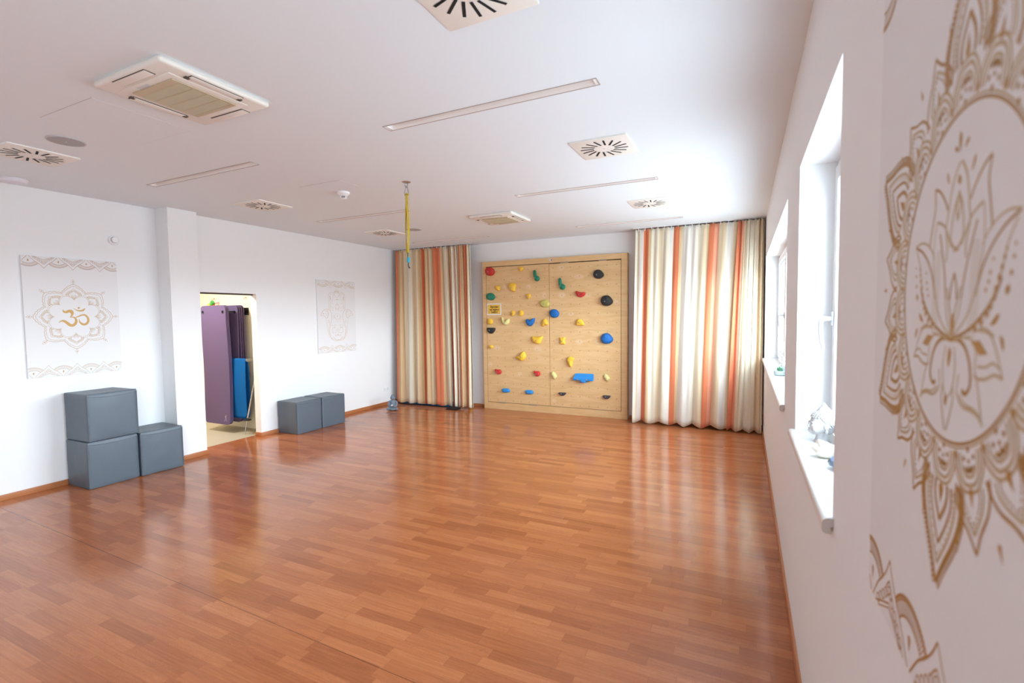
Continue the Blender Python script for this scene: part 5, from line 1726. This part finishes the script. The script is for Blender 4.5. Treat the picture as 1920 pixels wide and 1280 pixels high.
for s in (-1, 1):
    m.ball((s*0.017, -0.043, 0.084), (0.011, 0.008, 0.0065), 2)
    m.ball((s*0.018, -0.043, 0.096), (0.013, 0.006, 0.003), 2, RY(s*0.15))
    m.ball((s*0.022, -0.034, 0.066), (0.014, 0.014, 0.014), 2)
    m.ball((s*0.045, 0.006, 0.086), (0.006, 0.012, 0.022), 2)
    m.ball((s*0.044, 0.008, 0.058), (0.005, 0.007, 0.016), 2)
remeshed(m, 'face', M_WHT, 0.0022, t, 2)
m = MB()
m.ball((0, 0.012, 0.104), (0.048, 0.053, 0.050), 3)
m.ball((0, 0.026, 0.080), (0.040, 0.036, 0.046), 3)
m.lathe([(0.034, 0.140), (0.030, 0.152), (0.022, 0.162), (0.012, 0.172), (0.006, 0.182), (0.001, 0.188)], (0, 0.012, 0), n=28)
m.ball((0, 0.012, 0.140), (0.034, 0.036, 0.016), 3)
for j in range(13):                                      # snail-shell curls in rows
    el = -0.60+j*0.16
    n = max(6, int(26*math.cos(el)))
    for k in range(n):
        a = 2*PI*(k+0.5*(j % 2))/n
        p = Vector((0.049*math.cos(el)*math.cos(a), 0.012+0.054*math.cos(el)*math.sin(a), 0.104+0.050*math.sin(el)))
        if p.y < -0.010+max(0.0, (0.105-p.z))*0.75 and p.z < 0.118:
            continue
        m.ball(p, 0.0062, 1)
m.done('hair_curls', M_WHT, t, smooth=60)
t = thing('conch_shell', 'cream seashell lying on the near window sill in front of the white head', 'shell', (0.338, 2.420, SZ_), 0.25)
m = MB()
for k in range(14):                                      # whorls shrinking along the axis
    q = k/13
    r = 0.040*(1-0.78*q)
    m.ball((-0.045+0.125*q**0.9, 0.004*math.sin(k*1.9), 0.040-0.026*q+0.0), (0.016*(1-0.4*q), r*0.95, r*0.90), 3)
m.ball((-0.030, -0.012, 0.030), (0.040, 0.034, 0.029), 3, RZ(0.3))
m.ball((-0.064, 0.0, 0.042), (0.012, 0.018, 0.018), 2)
m.ball((-0.072, 0.0, 0.042), (0.008, 0.009, 0.009), 2)
o = remeshed(m, 'shell_body', mat('shell_cream', (236, 230, 216), 0.35, var=0.05, vscale=20), 0.0026, t, 2)
zmin = min(v.co.z for v in o.data.vertices)
o.location = (0, 0, -zmin)
rs = random.Random(3)
m = MB().ball((0, 0, 0.026), (0.034, 0.052, 0.026), 2)
for v in m.bm.verts:
    v.co += Vector((rs.uniform(-1, 1), rs.uniform(-1, 1), rs.uniform(-1, 1)))*0.004
    v.co.z = max(v.co.z, 0.0)
o = m.done('crystal_stone', mat('blue_grey_stone', (92, 112, 140), 0.3, var=0.25, vscale=50), smooth=0)
o.location = (0.338, 2.240, SZ_)
tag(o, 'blue grey faceted stone on the near window sill, cut off by the wall edge', 'stone')

t = thing('potted_plant', 'small green succulent in a pale glass bowl on the farther window sill', 'plant', (0.315, 5.420, SZ_))
MB().lathe([(0.040, 0.0), (0.050, 0.006), (0.056, 0.025), (0.054, 0.045), (0.050, 0.046), (0.050, 0.040), (0.001, 0.038)], n=32).done('bowl', mat('pale_glass_bowl', (200, 216, 222), 0.15), t)
m = MB()
rs = random.Random(8)
for k in range(16):
    a = k*2.4
    l = 0.034+0.020*(k/16)
    el = 0.35+0.9*(k/16)
    d = Vector((math.cos(a)*math.cos(el), math.sin(a)*math.cos(el), math.sin(el)))
    m.tube([tuple(Vector((0, 0, 0.040))+d*l*q) for q in (0.0, 0.35, 0.75, 1.0)], [0.004, 0.011, 0.009, 0.001], 8, flat=0.45)
m.done('leaves', mat('succulent_green', (92, 142, 108), 0.5), t)
t = thing('figurine', 'slim pale grey figurine standing behind the succulent on the farther window sill', 'figurine', (0.352, 5.520, SZ_))
m = MB()
m.lathe([(0.034, 0.0), (0.036, 0.010), (0.028, 0.022), (0.022, 0.050), (0.024, 0.090), (0.018, 0.115), (0.009, 0.125), (0.008, 0.130)], n=28)
m.ball((0, 0, 0.146), (0.016, 0.017, 0.020), 3)
m.ball((0, 0, 0.168), (0.007, 0.007, 0.008), 2)
for s in (-1, 1):
    m.tube([(s*0.022, 0, 0.105), (s*0.032, -0.004, 0.080), (s*0.018, -0.022, 0.062)], [0.009, 0.008, 0.007], 10)
remeshed(m, 'body', mat('figurine_grey', (186, 196, 204), 0.5), 0.0025, t, 2)
